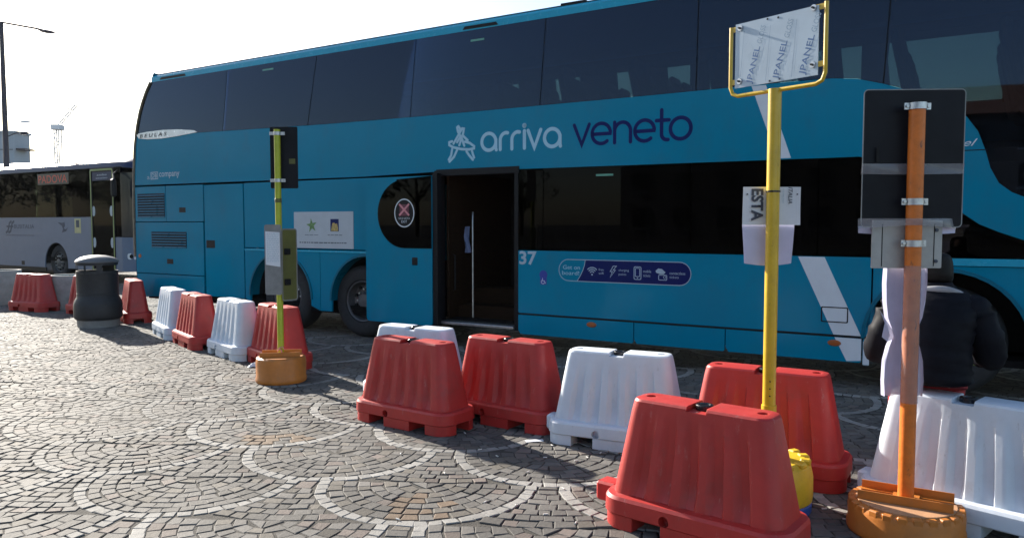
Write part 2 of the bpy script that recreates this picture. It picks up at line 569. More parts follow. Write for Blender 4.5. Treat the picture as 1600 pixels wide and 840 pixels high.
# ---------------------------------------------------------------- ground
g = MB(); g.quad((-900, -900, 0), (900, -900, 0), (900, 900, 0), (-900, 900, 0))
ground = g.build('ground', 'far_paving', loc=(0, 0, -.03)); tag(ground, 'wide cobbled piazza ground', kind='structure')
PX0, PX1, PY0, PY1 = -15., 7.5, 2.2, 17.
g = MB(); g.quad((PX0, PY0, 0), (PX1, PY0, 0), (PX1, PY1, 0), (PX0, PY1, 0))
pav = g.build('pavement', 'joint_soil', loc=(0, 0, -.011)); tag(pav, 'cobbled pavement in fish-scale arcs with pale stone borders', kind='structure')
pav.location = (0, 0, 0)
pav.data.transform(Matrix.Translation((0, 0, -.0052)))

def cobbles():
    rnd = random.Random(3)
    A = np.array([1.44, -.11]); V1 = np.array([.66, -.69]); V2 = np.array([.78, .58])
    C0 = np.array([-1.166, 5.225])
    ax = math.atan2(A[1], A[0])
    ROUT, RIN = .662, .588
    stones = []      # (4 corner xy, is_white)
    def arc_stone(c, r0, r1, a0, a1, white):
        j = lambda s: rnd.uniform(-s, s)
        g0 = .003
        da0 = g0 / max(r0, .05); da1 = g0 / max(r1, .05)
        pts = []
        for r, a in ((r0 + g0, a0 + da0), (r0 + g0, a1 - da0), (r1 - g0, a1 - da1), (r1 - g0, a0 + da1)):
            rr = r + j(.008); aa = a + j(.009) / max(r, .08)
            pts.append((c[0] + rr * math.cos(aa), c[1] + rr * math.sin(aa)))
        stones.append((pts, white))
    for i in range(-16, 18):
        for k in range(-16, 20):
            c = C0 + V1 * i + V2 * k
            if not (PX0 - .2 < c[0] < PX1 + .2 and PY0 - .2 < c[1] < PY1 + .2):
                continue
            # keep to what the camera could see, with a margin for a step aside
            if abs(c[0]) > .70 * c[1] + 2.0:
                continue
            off = rnd.uniform(0, 1)
            # pale border: lower half circle
            n = 25
            for q in range(n):
                arc_stone(c, RIN, ROUT, ax - math.pi + math.pi * q / n, ax - math.pi + math.pi * (q + 1) / n, True)
            # inner rings, lower half
            r = RIN
            while r > .05:
                th = rnd.uniform(.072, .090)
                r0 = max(.0, r - th)
                if r0 < .05: r0 = .012
                rm = (r + r0) / 2
                n = max(2, int(round(math.pi * rm / rnd.uniform(.080, .100))))
                cuts = [0] + sorted((q + rnd.uniform(-.16, .16)) / n for q in range(1, n)) + [1]
                for q in range(n):
                    arc_stone(c, r0, r, ax - math.pi + math.pi * cuts[q], ax - math.pi + math.pi * cuts[q + 1], False)
                r = r0
                if r < .05: break
            # upper part: rows that follow the scale two rows up, between the two neighbours
            up = c + (V2 - V1)
            n1, n2 = c + V2, c - V1
            r = np.hypot(*(up - c))
            base_a = math.atan2(c[1] - up[1], c[0] - up[0])
            while r > ROUT + .03:
                th = rnd.uniform(.072, .088)
                r1 = r; r0 = max(ROUT + .002, r - th)
                if r0 - ROUT < .04: r0 = ROUT + .002
                rm = (r0 + r1) / 2
                ok = []
                for q in range(-80, 81):
                    a = base_a + q * .0115
                    p = up + rm * np.array([math.cos(a), math.sin(a)])
                    if np.hypot(*(p - n1)) > ROUT + .006 and np.hypot(*(p - n2)) > ROUT + .006 and np.dot(p - c, np.array([-math.sin(ax), math.cos(ax)])) > .0 and abs(np.dot(p - c, np.array([math.cos(ax), math.sin(ax)]))) < .72:
                        ok.append(a)
                if len(ok) > 2:
                    a0, a1 = min(ok), max(ok)
                    ln = (a1 - a0) * rm
                    n = max(1, int(round(ln / rnd.uniform(.082, .100))))
                    cuts = [0] + sorted((q + rnd.uniform(-.16, .16)) / n for q in range(1, n)) + [1]
                    for q in range(n):
                        arc_stone(up, r0, r1, a0 + (a1 - a0) * cuts[q], a0 + (a1 - a0) * cuts[q + 1], False)
                r = r0
    return stones, rnd

def stone_geo(pts, rnd):
    cx = sum(p[0] for p in pts) / 4; cy = sum(p[1] for p in pts) / 4
    h = rnd.gauss(0, .0012) + .0016 * math.sin(cx * 2.1 + 1.3 * math.sin(cy * 1.7)) + .0012 * math.sin(cy * 3.3 + cx); tx = rnd.gauss(0, .009); ty = rnd.gauss(0, .009)
    vs = []
    k = rnd.uniform(.86, .92)
    for (x, y) in pts:                     # crown of the stone
        dx, dy = (x - cx) * k, (y - cy) * k
        vs.append((cx + dx, cy + dy, h + dx * tx + dy * ty + rnd.uniform(-.0006, .0006)))
    for (x, y) in pts:                     # worn shoulder
        dx, dy = x - cx, y - cy
        vs.append((x, y, h - .0026 + dx * tx + dy * ty))
    for (x, y) in pts:
        vs.append((x, y, -.028))
    fs = [(0, 1, 2, 3)]
    for i in range(4):
        j = (i + 1) % 4
        fs.append((4 + i, 4 + j, j, i))
        fs.append((8 + i, 8 + j, 4 + j, 4 + i))
    return vs, fs

def stone_colour(white, cx, cy, rnd):
    if white:
        # the border is bright near the barriers and greyer further left
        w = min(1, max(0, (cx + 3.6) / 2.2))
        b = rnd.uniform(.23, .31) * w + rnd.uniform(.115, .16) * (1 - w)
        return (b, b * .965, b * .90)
    b = max(.055, rnd.gauss(.118, .017))
    t = rnd.random()
    if t < .06:
        col = (b * 1.18, b * .97, b * .86)
    elif t < .2:
        col = (b * 1.08, b * .97, b * .83)
    else:
        col = (b * 1.03, b * .965, b * .89)
    if math.hypot(cx + 1.72, (cy - 5.47) * 1.8) < .26 and rnd.random() < .8:      # rust stained stones
        col = (.17, .12, .08)
    if math.hypot(cx + .52, cy - 4.12) < .2 and rnd.random() < .45:
        col = (.16, .115, .08)
    return col

def build_cobbles():
    stones, rnd = cobbles()
    seen = set(); uniq = []
    for pts, w in stones:
        ar = 0
        for i in range(4):
            x0, y0 = pts[i]; x1, y1 = pts[(i + 1) % 4]
            ar += x0 * y1 - x1 * y0
        if abs(ar) / 2 < .0012: continue
        if ar < 0: pts = list(reversed(pts))
        uniq.append((pts, w))
    def score(st):
        pts, w = st
        cx = sum(p[0] for p in pts) / 4; cy = sum(p[1] for p in pts) / 4
        dz = 1.55
        px = 800 + 1200 * cx / cy; py = 350 + 1200 * dz / cy
        if not (10 < px < 1590 and 400 < py < 835): return 1e9
        if px > 930: return 1e9            # behind the nearest barriers
        return cy
    uniq.sort(key=score)
    near, rest = uniq[:300], uniq[300:]
    def fill(me, cols):
        at = me.color_attributes.new('stone', 'FLOAT_COLOR', 'POINT')
        at.data.foreach_set('color', np.array(cols, dtype=np.float32).ravel())
    for pts, w in near:
        vs, fs = stone_geo(pts, rnd)
        cx = sum(p[0] for p in pts) / 4; cy = sum(p[1] for p in pts) / 4
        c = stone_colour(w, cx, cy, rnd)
        me = bpy.data.meshes.new('cobble'); me.from_pydata(vs, [], fs)
        fill(me, [c + (1,)] * len(vs)); me.materials.append(MATS['cobble_stone'])
        o = bpy.data.objects.new('cobble', me); COL.objects.link(o); o.parent = pav
    V, F, Cc = [], [], []
    for pts, w in rest:
        vs, fs = stone_geo(pts, rnd)
        cx = sum(p[0] for p in pts) / 4; cy = sum(p[1] for p in pts) / 4
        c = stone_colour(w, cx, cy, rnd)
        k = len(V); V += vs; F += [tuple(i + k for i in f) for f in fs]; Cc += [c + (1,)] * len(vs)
    me = bpy.data.meshes.new('cobbles'); me.from_pydata(V, [], F); fill(me, Cc)
    me.materials.append(MATS['cobble_stone'])
    o = bpy.data.objects.new('cobbles', me); COL.objects.link(o); o.parent = pav; o['kind'] = 'stuff'
build_cobbles()
# ---------------------------------------------------------------- big teal double deck coach
BUS_A = math.atan2(-.5183, .8552)
bus = empty('double_decker_coach', (-2.137, 10.395, 0), BUS_A,
            'large teal double-decker coach with dark windows and its middle door open', 'bus')
# local frame: x along the side towards the front, y into the coach, z up
S0, S1, WID = -4.92, 9.5, 2.55

def side(name, poly, m, parent=bus, y0=0., y1=.03, holes=(), angle=32):
    return MB().prism(poly, y0, y1, holes).build(name, m, parent, angle=angle)

def arch(cx, cz, r, zb, n=18):
    return [(cx + r * math.cos(R(180 - 180 * i / n)), cz + r * math.sin(R(180 - 180 * i / n))) for i in range(n + 1)]

REAR = [(-4.86, .34), (-4.915, .75), (-4.92, 1.2), (-4.915, 1.9), (-4.895, 2.35), (-4.85, 2.8), (-4.775, 3.15), (-4.66, 3.45), (-4.52, 3.68), (-4.36, 3.87)]
def rear_s(z):
    for (a, za), (b, zb) in zip(REAR, REAR[1:]):
        if z <= zb:
            return a + (b - a) * max(0, (z - za)) / (zb - za)
    return REAR[-1][0]
UPB = [(-4.73, 3.0), (-3.2, 2.968), (-2.0, 2.945), (-.6, 2.92), (1.07, 2.906), (4.1, 2.906), (5.6, 2.914), (6.0, 2.91), (6.22, 2.885), (6.44, 2.82), (6.7, 2.72), (6.95, 2.6), (7.1, 2.48), (7.19, 2.345), (7.25, 2.18), (7.29, 2.03), (7.355, 1.9), (7.45, 1.82), (7.6, 1.75), (7.95, 1.67), (8.6, 1.62), (9.42, 1.6)]
def upb_z(s):
    for (a, za), (b, zb) in zip(UPB, UPB[1:]):
        if s <= b:
            return za + (zb - za) * (s - a) / (b - a)
    return UPB[-1][1]
LOB = [(9.42, 1.30), (8.6, 1.33), (7.95, 1.36), (7.55, 1.415), (7.365, 1.484), (7.222, 1.55), (7.075, 1.662), (6.9, 1.84), (6.7, 2.03), (6.5, 2.13), (6.25, 2.172)]
top_pts = [(rear_s(2.80) + .012, 2.80), (rear_s(2.35) + .012, 2.35), (rear_s(2.2) + .012, 2.196)]
side('upper_panel', top_pts[::-1] + [(-4.80, 3.0)] + UPB + LOB + [(2.58, 2.192), (1.42, 2.203), (.2, 2.180)], 'teal_paint')
MB().box(7.06, 7.252, -.002, .0, 2.183, 2.191).build('panel_seam', 'black_trim', bus)

# lower panels, each proud of the dark frame behind
def panel(s0, s1, z0, z1, m='teal_paint', name='body_panel', y=0., holes=(), r=.012):
    return side(name, rrect(s0, s1, z0, z1, r, 2), m, bus, y, y + .03, holes)
e = panel(-4.895, -4.078, 1.592, 2.166); v = MB()
def louvres(par, s0, s1, z0, z1, n):
    MB().box(s0, s1, -.003, .0, z0, z1).build('vent_back', 'cavity_black', par)
    h = (z1 - z0) / n
    for i in range(n):
        z = z0 + h * i
        b = MB().add([(s0, -.004, z + .1 * h), (s1, -.004, z + .1 * h), (s1, -.004, z + .5 * h), (s0, -.004, z + .5 * h),
                      (s0, -.016, z + .12 * h), (s1, -.016, z + .12 * h), (s1, -.008, z + .52 * h), (s0, -.008, z + .52 * h)],
                     [(4, 5, 6, 7), (0, 1, 5, 4), (3, 7, 6, 2), (0, 4, 7, 3), (1, 2, 6, 5)])
        b.build('vent_slat', 'teal_paint_dark', par)
louvres(e, -4.825, -4.10, 1.66, 2.05, 9)
e = panel(-4.064, -3.135, 1.592, 2.166)
MB().box(-3.73, -3.57, -.004, .012, 1.735, 1.815, .003).build('handle', 'black_trim', e)
e = panel(-4.905, -3.148, .742, 1.578)
louvres(e, -4.47, -3.56, 1.165, 1.425, 6)
MB().box(-4.075, -3.915, -.004, .012, .905, .985, .003).build('handle', 'black_trim', e)
MB().lathe([(.001, -.012), (.03, -.010), (.034, 0)], 14, (-4.80, .0, 1.02), 'y').build('side_marker', 'amber', e)
side('body_panel', [(-4.855, .335), (-3.16, .42), (-3.155, .728), (-4.90, .728)], 'teal_paint')
e = panel(-3.105, -2.215, .43, 2.156)
MB().box(-3.075, -2.875, -.006, .012, 1.18, 1.30, .004).build('handle', 'black_trim', e)
e = panel(-2.185, .31, 1.205, 2.160)
# wheel arch panels
A1, A2, AF = (-1.45, .49, .63), (.20, .49, .625), (6.98, .49, .64)
a1 = arch(*A1, 0); a2 = arch(*A2, 0)
side('wheel_arch_panel', [(-2.19, .43), (-2.09, .40)] + [(-2.08, .49)] + a1 + [(-.82, .40), (-.645, .34), (-.645, 1.19), (-2.19, 1.19)], 'teal_paint')
side('wheel_arch_panel', [(-.635, .34), (-.43, .34)] + a2 + [(.83, .30), (1.36, .28), (1.36, 2.16), (.33, 2.16), (.33, 1.19), (-.635, 1.19)], 'teal_paint')
MB().prism([(-2.19, 1.158), (.31, 1.158), (.31, 1.184), (-2.19, 1.184)], -.012, 0).build('trim_strip', 'teal_light', bus)
for A in (A1, A2, AF):
    ar = arch(*A, 0)
    mb = MB()
    n = len(ar)
    for y in (-.012, .0):
        pass
    vs = [(x, -.012, z) for x, z in ar] + [(A[0] + (x - A[0]) * 1.05, -.012, A[1] + (z - A[1]) * 1.05) for x, z in ar] + [(x, .16, z) for x, z in ar] + [(A[0] + (x - A[0]) * 1.05, .0, A[1] + (z - A[1]) * 1.05) for x, z in ar]
    fs = []
    for i in range(n - 1):
        fs += [(i, i + 1, n + i + 1, n + i), (i, 2 * n + i, 2 * n + i + 1, i + 1), (n + i, n + i + 1, 3 * n + i + 1, 3 * n + i)]
    mb.add(vs, fs).build('arch_lip', 'teal_paint_dark', bus)
    # dark wheel well
    mb = MB()
    mb.lathe([(A[2] + .04, .03), (A[2] + .04, .75), (.02, .75)], 18, (A[0], 0, A[1]), 'y', 0, math.pi)
    mb.box(A[0] - A[2] - .05, A[0] + A[2] + .05, .74, .76, .22, A[1] + .1)
    mb.build('wheel_well', 'cavity_black', bus)

# side flank right of the open door
panel(2.585, 6.385, .505, 1.243)
for s0, s1 in ((2.585, 4.04), (4.052, 5.035), (5.047, 6.315)):
    side('skirt_panel', [(s0 + .03, .255), (s1 - .012, .255), (s1, .27), (s1, .482), (s0, .482), (s0, .30)], 'teal_paint')
panel(6.327, 6.385, .235, .482, name='skirt_panel')
MB().prism([(2.585, .486), (6.39, .486), (6.39, .502), (2.585, .502)], .006, .03).build('seam_filler', 'cavity_black', bus)
af = arch(*AF, 0)
side('wheel_arch_panel', [(6.40, .235)] + [(6.40, 1.175)] + [(9.42, 1.19), (9.44, .30), (7.66, .28), (7.62, .49)] + af[::-1][1:-1] + [(6.345 + .055, .49)], 'teal_paint')
MB().prism([(6.40, 1.182), (9.42, 1.198), (9.42, 1.262), (6.40, 1.246)], -.014, .01).build('trim_strip', 'teal_light', bus)
MB().prism(rrect(5.955, 6.195, .62, .768, .012), -.004, .0, [rrect(5.965, 6.185, .63, .758, .01)]).build('fuel_flap_seam', 'black_trim', bus)
for s in (3.54, 6.08):
    MB().lathe([(.001, -.014), (.05, -.012), (.062, 0)], 16, (s, 0, .425), 'y').xform(Matrix.Translation((s, 0, .425)) @ Matrix.Diagonal((1, 1, .5, 1)) @ Matrix.Translation((-s, 0, -.425))).build('side_marker', 'amber', bus)

# upper deck glazing, pane by pane
ZT = lambda s: 3.862 + (s + 4.36) * .0042
SEAM = [(-2.505, -2.645), (-.645, -.845), (1.085, .975), (2.95, 2.87), (4.72, 4.70), (6.5, 6.44), (8.2, 8.1)]
rear_edge = [(rear_s(z) + .02, z) for z in (3.02, 3.15, 3.3, 3.45, 3.6, 3.75, 3.85)]
lefts = [None] + SEAM
rights = SEAM + [None]
for L_, R_ in zip(lefts, rights):
    g_ = .006
    s_lt, s_lb = (L_[0] + g_, L_[1] + g_) if L_ else (None, None)
    s_rt, s_rb = (R_[0] - g_, R_[1] - g_) if R_ else (9.36, 9.42)
    poly = []
    if L_ is None:
        poly += rear_edge[::-1]
    else:
        poly += [(s_lt, ZT(s_lt)), (s_lb, upb_z(s_lb) + .004)]
    a = s_lb if L_ else -4.70
    poly += [(s, z + .004) for s, z in UPB if a + .02 < s < s_rb - .02]
    poly += [(s_rb, upb_z(s_rb) + .004), (s_rt, ZT(s_rt))]
    side('window_pane', poly, 'deck_glass', bus, .004, .010)
# thin dark gasket lines behind the joints
for t, b in SEAM:
    MB().prism([(t - .02, ZT(t)), (b - .02, upb_z(b)), (b + .02, upb_z(b)), (t + .02, ZT(t))], .012, .02).build('window_gasket', 'black_trim', bus)
MB().prism([(-4.71, 3.0), (-4.38, 3.87), (-4.33, 3.87), (-4.66, 3.0)], .011, .02).build('window_gasket', 'black_trim', bus)

# lower saloon glazing
LG = [(2.585, 2.91), (2.922, 4.66), (4.672, 5.9), (5.912, 7.0)]
for i, (s0, s1) in enumerate(LG):
    if i < 3:
        poly = [(s0, 1.252), (s1, 1.252), (s1, 2.17), (s0, 2.185)]
    else:
        poly = [(s0, 1.252), (9.40, 1.275)] + [(s, z - .006) for s, z in LOB[1:]] + [(s0, 2.168)]
    side('window_pane', poly, 'saloon_glass', bus, .003, .009)

# roof: rounded loft with a slim seam
prof = [(0., 3.850), (0., 3.925), (.028, 3.962), (.032, 3.966)]
prof2 = [(.036, 3.968), (.12, 4.002), (.3, 4.032), (.8, 4.055), (WID / 2, 4.06)]
def roof_loft(pr, name, m, s_a=-4.36, s_b=9.2):
    pr = pr + [(WID - y, z) for y, z in pr[::-1] if abs(y - WID / 2) > 1e-6] + [(WID - .004, 3.93), (WID - .004, 3.84)] if name == 'roof' else pr
    ss = [s_a + (s_b - s_a) * i / 14 for i in range(15)]
    vs, fs = [], []
    for s in ss:
        for y, z in pr:
            dz = (s + 4.36) * .0042 * (1 if s < 8.5 else .9)
            vs.append((s, y, z + dz))
    n = len(pr)
    for i in range(len(ss) - 1):
        for j in range(n - 1):
            fs.append((i * n + j, (i + 1) * n + j, (i + 1) * n + j + 1, i * n + j + 1))
    return MB().add(vs, fs).build(name, m, bus, clean=False)
roof_loft(prof, 'cant_rail', 'teal_light')
roof_loft(prof2, 'roof', 'teal_paint')
MB().prism([(-4.36, 3.958), (9.2, 4.015), (9.2, 4.025), (-4.36, 3.968)], .022, .05).build('roof_seam', 'cavity_black', bus)
for s0, s1 in ((-4.14, -3.48), (1.80, 2.31)):
    dz = (s0 + 4.36) * .0042
    MB().prism([(s0, 3.868 + dz), (s1, 3.868 + dz), (s1 - .03, 3.905 + dz), (s0 + .03, 3.905 + dz)], -.004, .01).build('window_hinge', 'black_trim', bus)
MB().box(3.1, 3.42, .06, .10, 3.995, 4.035, .004).build('roof_vent', 'black_trim', bus)

# rear corner post and rear face
rv, rf = [], []
RP = REAR + [(-4.34, 3.94), (-4.30, 4.0)]
for i, (s, z) in enumerate(RP):
    rv += [(s, .0, z), (s - .03, .05, z), (s - .045, .16, z), (s - .05, WID / 2, z), (s - .045, WID - .16, z), (s, WID, z)]
for i in range(len(RP) - 1):
    for j in range(5):
        rf.append((i * 6 + j, i * 6 + j + 1, i * 6 + 7 + j, i * 6 + 6 + j))
MB().add(rv, rf).build('rear_panel', 'teal_paint', bus)
# brownish rubber edging round the rear corner of the upper deck
pts = [(rear_s(z) - .012, -.006, z) for z in [1.0 + .15 * i for i in range(20)] if z < 3.9]
MB().tube(pts, .022, 6).build('rear_edging', 'brown_gasket', bus)
# far side, floors, front
fs_ = MB().prism([(-4.9, .34), (9.44, .28), (9.42, 2.95), (-4.83, 2.95)], WID - .03, WID).build('far_side_panel', 'teal_paint', bus)
MB().prism([(-4.4, 3.72), (9.3, 3.76), (9.3, 3.93), (-4.36, 3.87)], WID - .03, WID).build('far_side_panel', 'teal_paint', bus)
MB().prism([(-4.75, 2.952), (9.4, 2.952), (9.36, 3.757), (-4.45, 3.718)], WID - .02, WID - .012).build('window_pane', 'clear_glass', bus)
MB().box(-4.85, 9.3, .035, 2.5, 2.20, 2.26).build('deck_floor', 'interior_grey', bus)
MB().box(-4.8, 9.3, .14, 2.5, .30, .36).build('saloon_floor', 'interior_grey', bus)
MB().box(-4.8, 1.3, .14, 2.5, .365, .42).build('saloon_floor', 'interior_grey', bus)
MB().box(-4.3, 9.2, 2.05, 2.5, 3.70, 3.80).build('luggage_rack', 'interior_grey', bus)
fr = []
fp = [(9.44, .28), (9.52, .8), (9.55, 1.5), (9.5, 2.4), (9.42, 3.2), (9.28, 3.9), (9.2, 4.02)]
fv, ff = [], []
for s, z in fp:
    fv += [(s - .06, .0, z), (s + .05, .25, z), (s + .10, WID / 2, z), (s + .05, WID - .25, z), (s - .06, WID, z)]
for i in range(len(fp) - 1):
    for j in range(4):
        ff.append((i * 5 + j, i * 5 + 5 + j, i * 5 + 6 + j, i * 5 + j + 1))
MB().add(fv, ff).build('windscreen', 'dark_window', bus)
# curtains drawn along the far windows with gaps where daylight shows
GAPS = [(.98, 1.26), (1.80, 2.20), (2.80, 3.17), (3.54, 3.83), (4.1, 4.25), (5.0, 5.5), (5.75, 5.95), (6.25, 7.4), (7.7, 8.6)]
cur = [-4.6]
for a, b in GAPS: cur += [a, b]
cur += [9.2]
for a, b in zip(cur[0::2], cur[1::2]):
    n = max(2, int((b - a) / .08))
    vs, fs = [], []
    for i in range(n + 1):
        x = a + (b - a) * i / n
        y = 2.44 + .018 * math.sin(i * 2.3)
        lean = .05 if i == n else 0
        vs += [(x + lean, y, 2.9), (x - lean, y, 3.86)]
    for i in range(n):
        fs.append((2 * i, 2 * i + 2, 2 * i + 3, 2 * i + 1))
    MB().add(vs, fs).build('curtain', 'curtain', bus)
# seats of the upper deck
def seat(parent, x, y):
    b = MB()
    b.box(x - .22, x + .22, y - .23, y + .23, 2.62, 2.72, .03)
    b.add([], [])
    k = len(b.v)
    b.box(-.05, .05, -.23, .23, 0, .62, .03)
    b.xform(Matrix.Translation((x - .22, y, 2.68)) @ Matrix.Rotation(R(-12), 4, 'Y'), k)
    k = len(b.v)
    b.box(-.045, .045, -.13, .13, .6, .74, .03)
    b.xform(Matrix.Translation((x - .22, y, 2.68)) @ Matrix.Rotation(R(-12), 4, 'Y'), k)
    b.box(x - .06, x + .06, y - .06, y + .06, 2.26, 2.63)
    return b.build('seat', 'seat_cloth', parent)
s0 = seat(bus, 0, 0)
first = True
for i in range(14):
    x = -3.7 + i * .88
    for y in (.5, 1.0, 1.75, 2.2):
        o = s0 if first else s0.copy()
        if not first:
            COL.objects.link(o); o.parent = bus
        first = False
        o.location = (x, y, 0)
s1 = None
for x in (3.3, 4.15, 5.0, 5.85):
    for y in (.5, 1.0, 2.1):
        o = s0.copy(); COL.objects.link(o); o.parent = bus; o.location = (x, y, -1.62)

# open doorway: frame, steps, pole, partition, curtain rag
fm = MB()
fm.box(1.36, 1.43, -.004, .12, .29, 2.215)
fm.box(2.532, 2.584, -.004, .12, .29, 2.215)
fm.prism([(1.40, 2.150), (2.60, 2.150), (2.60, 2.228), (1.40, 2.228)], -.016, .12)
fm.build('door_frame', 'black_trim', bus)
MB().box(1.43, 2.53, -.03, .30, .30, .335, .006).build('door_sill', 'steel', bus)
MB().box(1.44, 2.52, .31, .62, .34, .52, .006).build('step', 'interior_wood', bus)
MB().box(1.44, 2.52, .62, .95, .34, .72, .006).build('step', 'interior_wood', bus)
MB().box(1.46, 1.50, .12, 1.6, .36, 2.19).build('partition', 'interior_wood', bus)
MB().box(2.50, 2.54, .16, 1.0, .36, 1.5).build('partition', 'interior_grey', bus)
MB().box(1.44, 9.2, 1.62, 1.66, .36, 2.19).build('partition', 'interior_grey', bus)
MB().tube([(1.735, .30, .36), (1.735, .30, 1.60), (1.73, .31, 1.66), (1.71, .34, 1.70)], .011, 8).build('handrail', 'steel', bus)
MB().tube([(1.47, .2, .7), (1.53, .2, .72), (1.53, .2, 1.15), (1.47, .2, 1.17)], .012, 6).build('handrail', 'black_trim', bus)
vs, fs = [], []
for i in range(6):
    for j in range(6):
        x = 1.47 + .10 * i / 5 + .03 * (1 - j / 5); z = 1.18 + .34 * j / 5
        vs.append((x, .46 + .02 * math.sin(i * 1.7 + j), z))
for i in range(5):
    for j in range(5):
        fs.append((i * 6 + j, i * 6 + 6 + j, i * 6 + 7 + j, i * 6 + 1 + j))
MB().add(vs, fs).build('hanging_cloth', 'cloth_blue', bus)

# the door leaf slid back along the flank
leaf = side('door', rrect(.315, 1.40, .275, 2.150, .05, 4), 'teal_paint', bus, -.115, -.075)
wpoly = [(1.398, 1.246)] + [(1.398, 2.147)] + [(.85, 2.118)] + circ(.965, 1.68, .435, 105, 270, 20)
side('door_window', wpoly, 'saloon_glass', leaf, -.124, -.118)
side('window_backing', wpoly, 'cavity_black', leaf, -.1175, -.1155)
side('door_edge', [(1.402, .28), (1.475, .28), (1.475, 2.18), (1.402, 2.18)], 'black_trim', leaf, -.10, -.02)
MB().box(1.085, 1.175, -.123, -.10, 1.03, 1.13, .008).build('door_handle', 'black_trim', leaf)
yb = -.128
mb = MB(); ribbon(mb, circ(.975, 1.69, .155, 0, 360, 40, .175), .014, yb, True)
bd = mb.build('exit_badge', 'decal_white', leaf, clean=False)
MB().prism(circ(.975, 1.69, .147, 0, 360, 32, .167), -.1272, -.1262).build('badge_ground', 'black_trim', bd)
MB().prism([(.90, 1.655), (1.05, 1.655), (1.05, 1.80), (.90, 1.80)], -.1284, -.1276).build('badge_mark', 'print_maroon', bd)
mb = MB(); ribbon(mb, [(.895, 1.66), (1.055, 1.805)], .026, -.1292, round_ends=False); mb.build('badge_cross', 'print_pink', bd, clean=False)
mb = MB(); ribbon(mb, [(.895, 1.805), (1.055, 1.66)], .026, -.1296, round_ends=False); mb.build('badge_cross', 'print_pink', bd, clean=False)
text('badge_lettering', 'SOLO USCITA', 'decal_white', bd, .885, 1.065, 1.61, 1.635, -.1288)
text('badge_lettering', 'EXIT', 'decal_white', bd, .93, 1.02, 1.565, 1.597, -.1288)

# wheels
def wheel(name, cx, cy, parent=bus, r=.495, front=False):
    w = empty(name, (cx, cy, r)); w.parent = parent
    t = MB().lathe([(.285, .03), (.30, .004), (.36, -.008), (.42, -.004), (.455, .008), (.478, .03), (.492, .06), (.495, .1), (.495, .24), (.48, .28), (.40, .30), (.285, .28)], 48, (0, 0, 0), 'y')
    ty = t.build('tyre', 'rubber', w)
    rm = MB().lathe([(.29, .28), (.285, .02), (.275, .012), (.262, .02), (.255, .05), (.235, .12), (.20, .14) if not front else (.22, .03), (.14, .135) if not front else (.16, .015), (.12, .09) if not front else (.11, -.01), (.10, .05) if not front else (.07, -.03), (.001, .045) if not front else (.001, -.03)], 40, (0, 0, 0), 'y')
    rr = rm.build('rim', 'rim_metal', w)
    for k in range(10):
        a = 2 * math.pi * k / 10
        MB().lathe([(.001, -.02), (.014, -.018), (.016, .03)], 8, (.168 * math.cos(a), .118 if not front else -.004, .168 * math.sin(a)), 'y').build('wheel_nut', 'steel', rr)
    for k in range(10):
        a = 2 * math.pi * (k + .5) / 10
        MB().lathe([(.001, -.006), (.024, -.006), (.026, .02)], 10, (.218 * math.cos(a), .118 if not front else .02, .218 * math.sin(a)), 'y').build('rim_hole', 'cavity_black', rr)
    return w
wheel('wheel', -1.42, .10)
wheel('wheel', .03, .10)
wheel('wheel', 6.98, .10, front=True)
for cx in (-1.42, .03, 6.98):       # far side
    w = MB().lathe([(.10, .0), (.30, .004), (.42, -.004), (.478, .03), (.495, .1), (.495, .24), (.40, .30), (.001, .3)], 32, (cx, 2.15, .495), 'y').build('wheel', 'rubber', bus)
MB().box(-4.5, 9.0, .5, 2.1, .30, .36).build('underframe', 'cavity_black', bus)
MB().tube([(-1.6, .25, .495), (-1.6, 2.3, .495)], .08, 8).build('axle', 'cavity_black', bus)
MB().tube([(.03, .35, .495), (.03, 2.3, .495)], .08, 8).build('axle', 'cavity_black', bus)
# tow eye and lamp unit low at the rear corner
MB().tube([(-4.93, -.0, .58), (-5.02, -.03, .6), (-5.06, -.03, .56), (-5.0, -.02, .48)], .03, 8).build('rear_lamp', 'black_trim', bus)

# ---- lettering and marks on the flank
DY = -.0016
def strokes(name, parts, m, parent=bus, w=.03):
    mb = MB(); 
    for i, p in enumerate(parts):
        ribbon(mb, p, w, DY - .0004 * i)
    return mb.build(name, m, parent, clean=False)
def glyph(ch, x, z, h):
    T = lambda pts: [(x + px * h, z + pz * h) for px, pz in pts]
    c = lambda cx, cz, r, a0, a1, n=20: circ(cx, cz, r, a0, a1, n)
    if ch == 'a': return [T(c(.5, .5, .5, 20, 375, 36)), T([(1., .62), (1., .1), (1.03, .0)])], 1.0
    if ch == 'r': return [T([(0, 0), (0, .5)] + c(.42, .55, .42, 180, 92, 10) + [(.52, .95)])], .5
    if ch == 'i': return [T([(0, 0), (0, 1.0)]), T(c(0, 1.3, .04, 0, 330, 10))], .0
    if ch == 'v': return [T([(0, 1.), (.42, 0), (.84, 1.)])], .84
    if ch == 'e': return [T([(.02, .48), (.98, .48)] + c(.5, .5, .5, 8, 310, 30))], 1.0
    if ch == 'n': return [T([(0, 0), (0, 1.0)]), T([(0, .5)] + c(.42, .56, .42, 175, 0, 16) + [(.84, 0)])], .84
    if ch == 't': return [T([(.18, 1.42), (.18, .28)] + c(.46, .28, .28, 180, 280, 10)), T([(-.08, .93), (.55, .93)])], .5
    if ch == 'o': return [T(c(.5, .5, .5, 0, 358, 40))], 1.0
def word(w_, x0, x1, z, h, gaps, m, wd):
    tot = sum(glyph(ch, 0, 0, h)[1] * h for ch in w_)
    gap = (x1 - x0 - tot) / sum(gaps)
    x = x0
    for ch, gp in zip(w_, gaps + [0]):
        pa, adv = glyph(ch, x, z, h)
        strokes('lettering', pa, m, bus, wd)
        x += adv * h + gap * gp
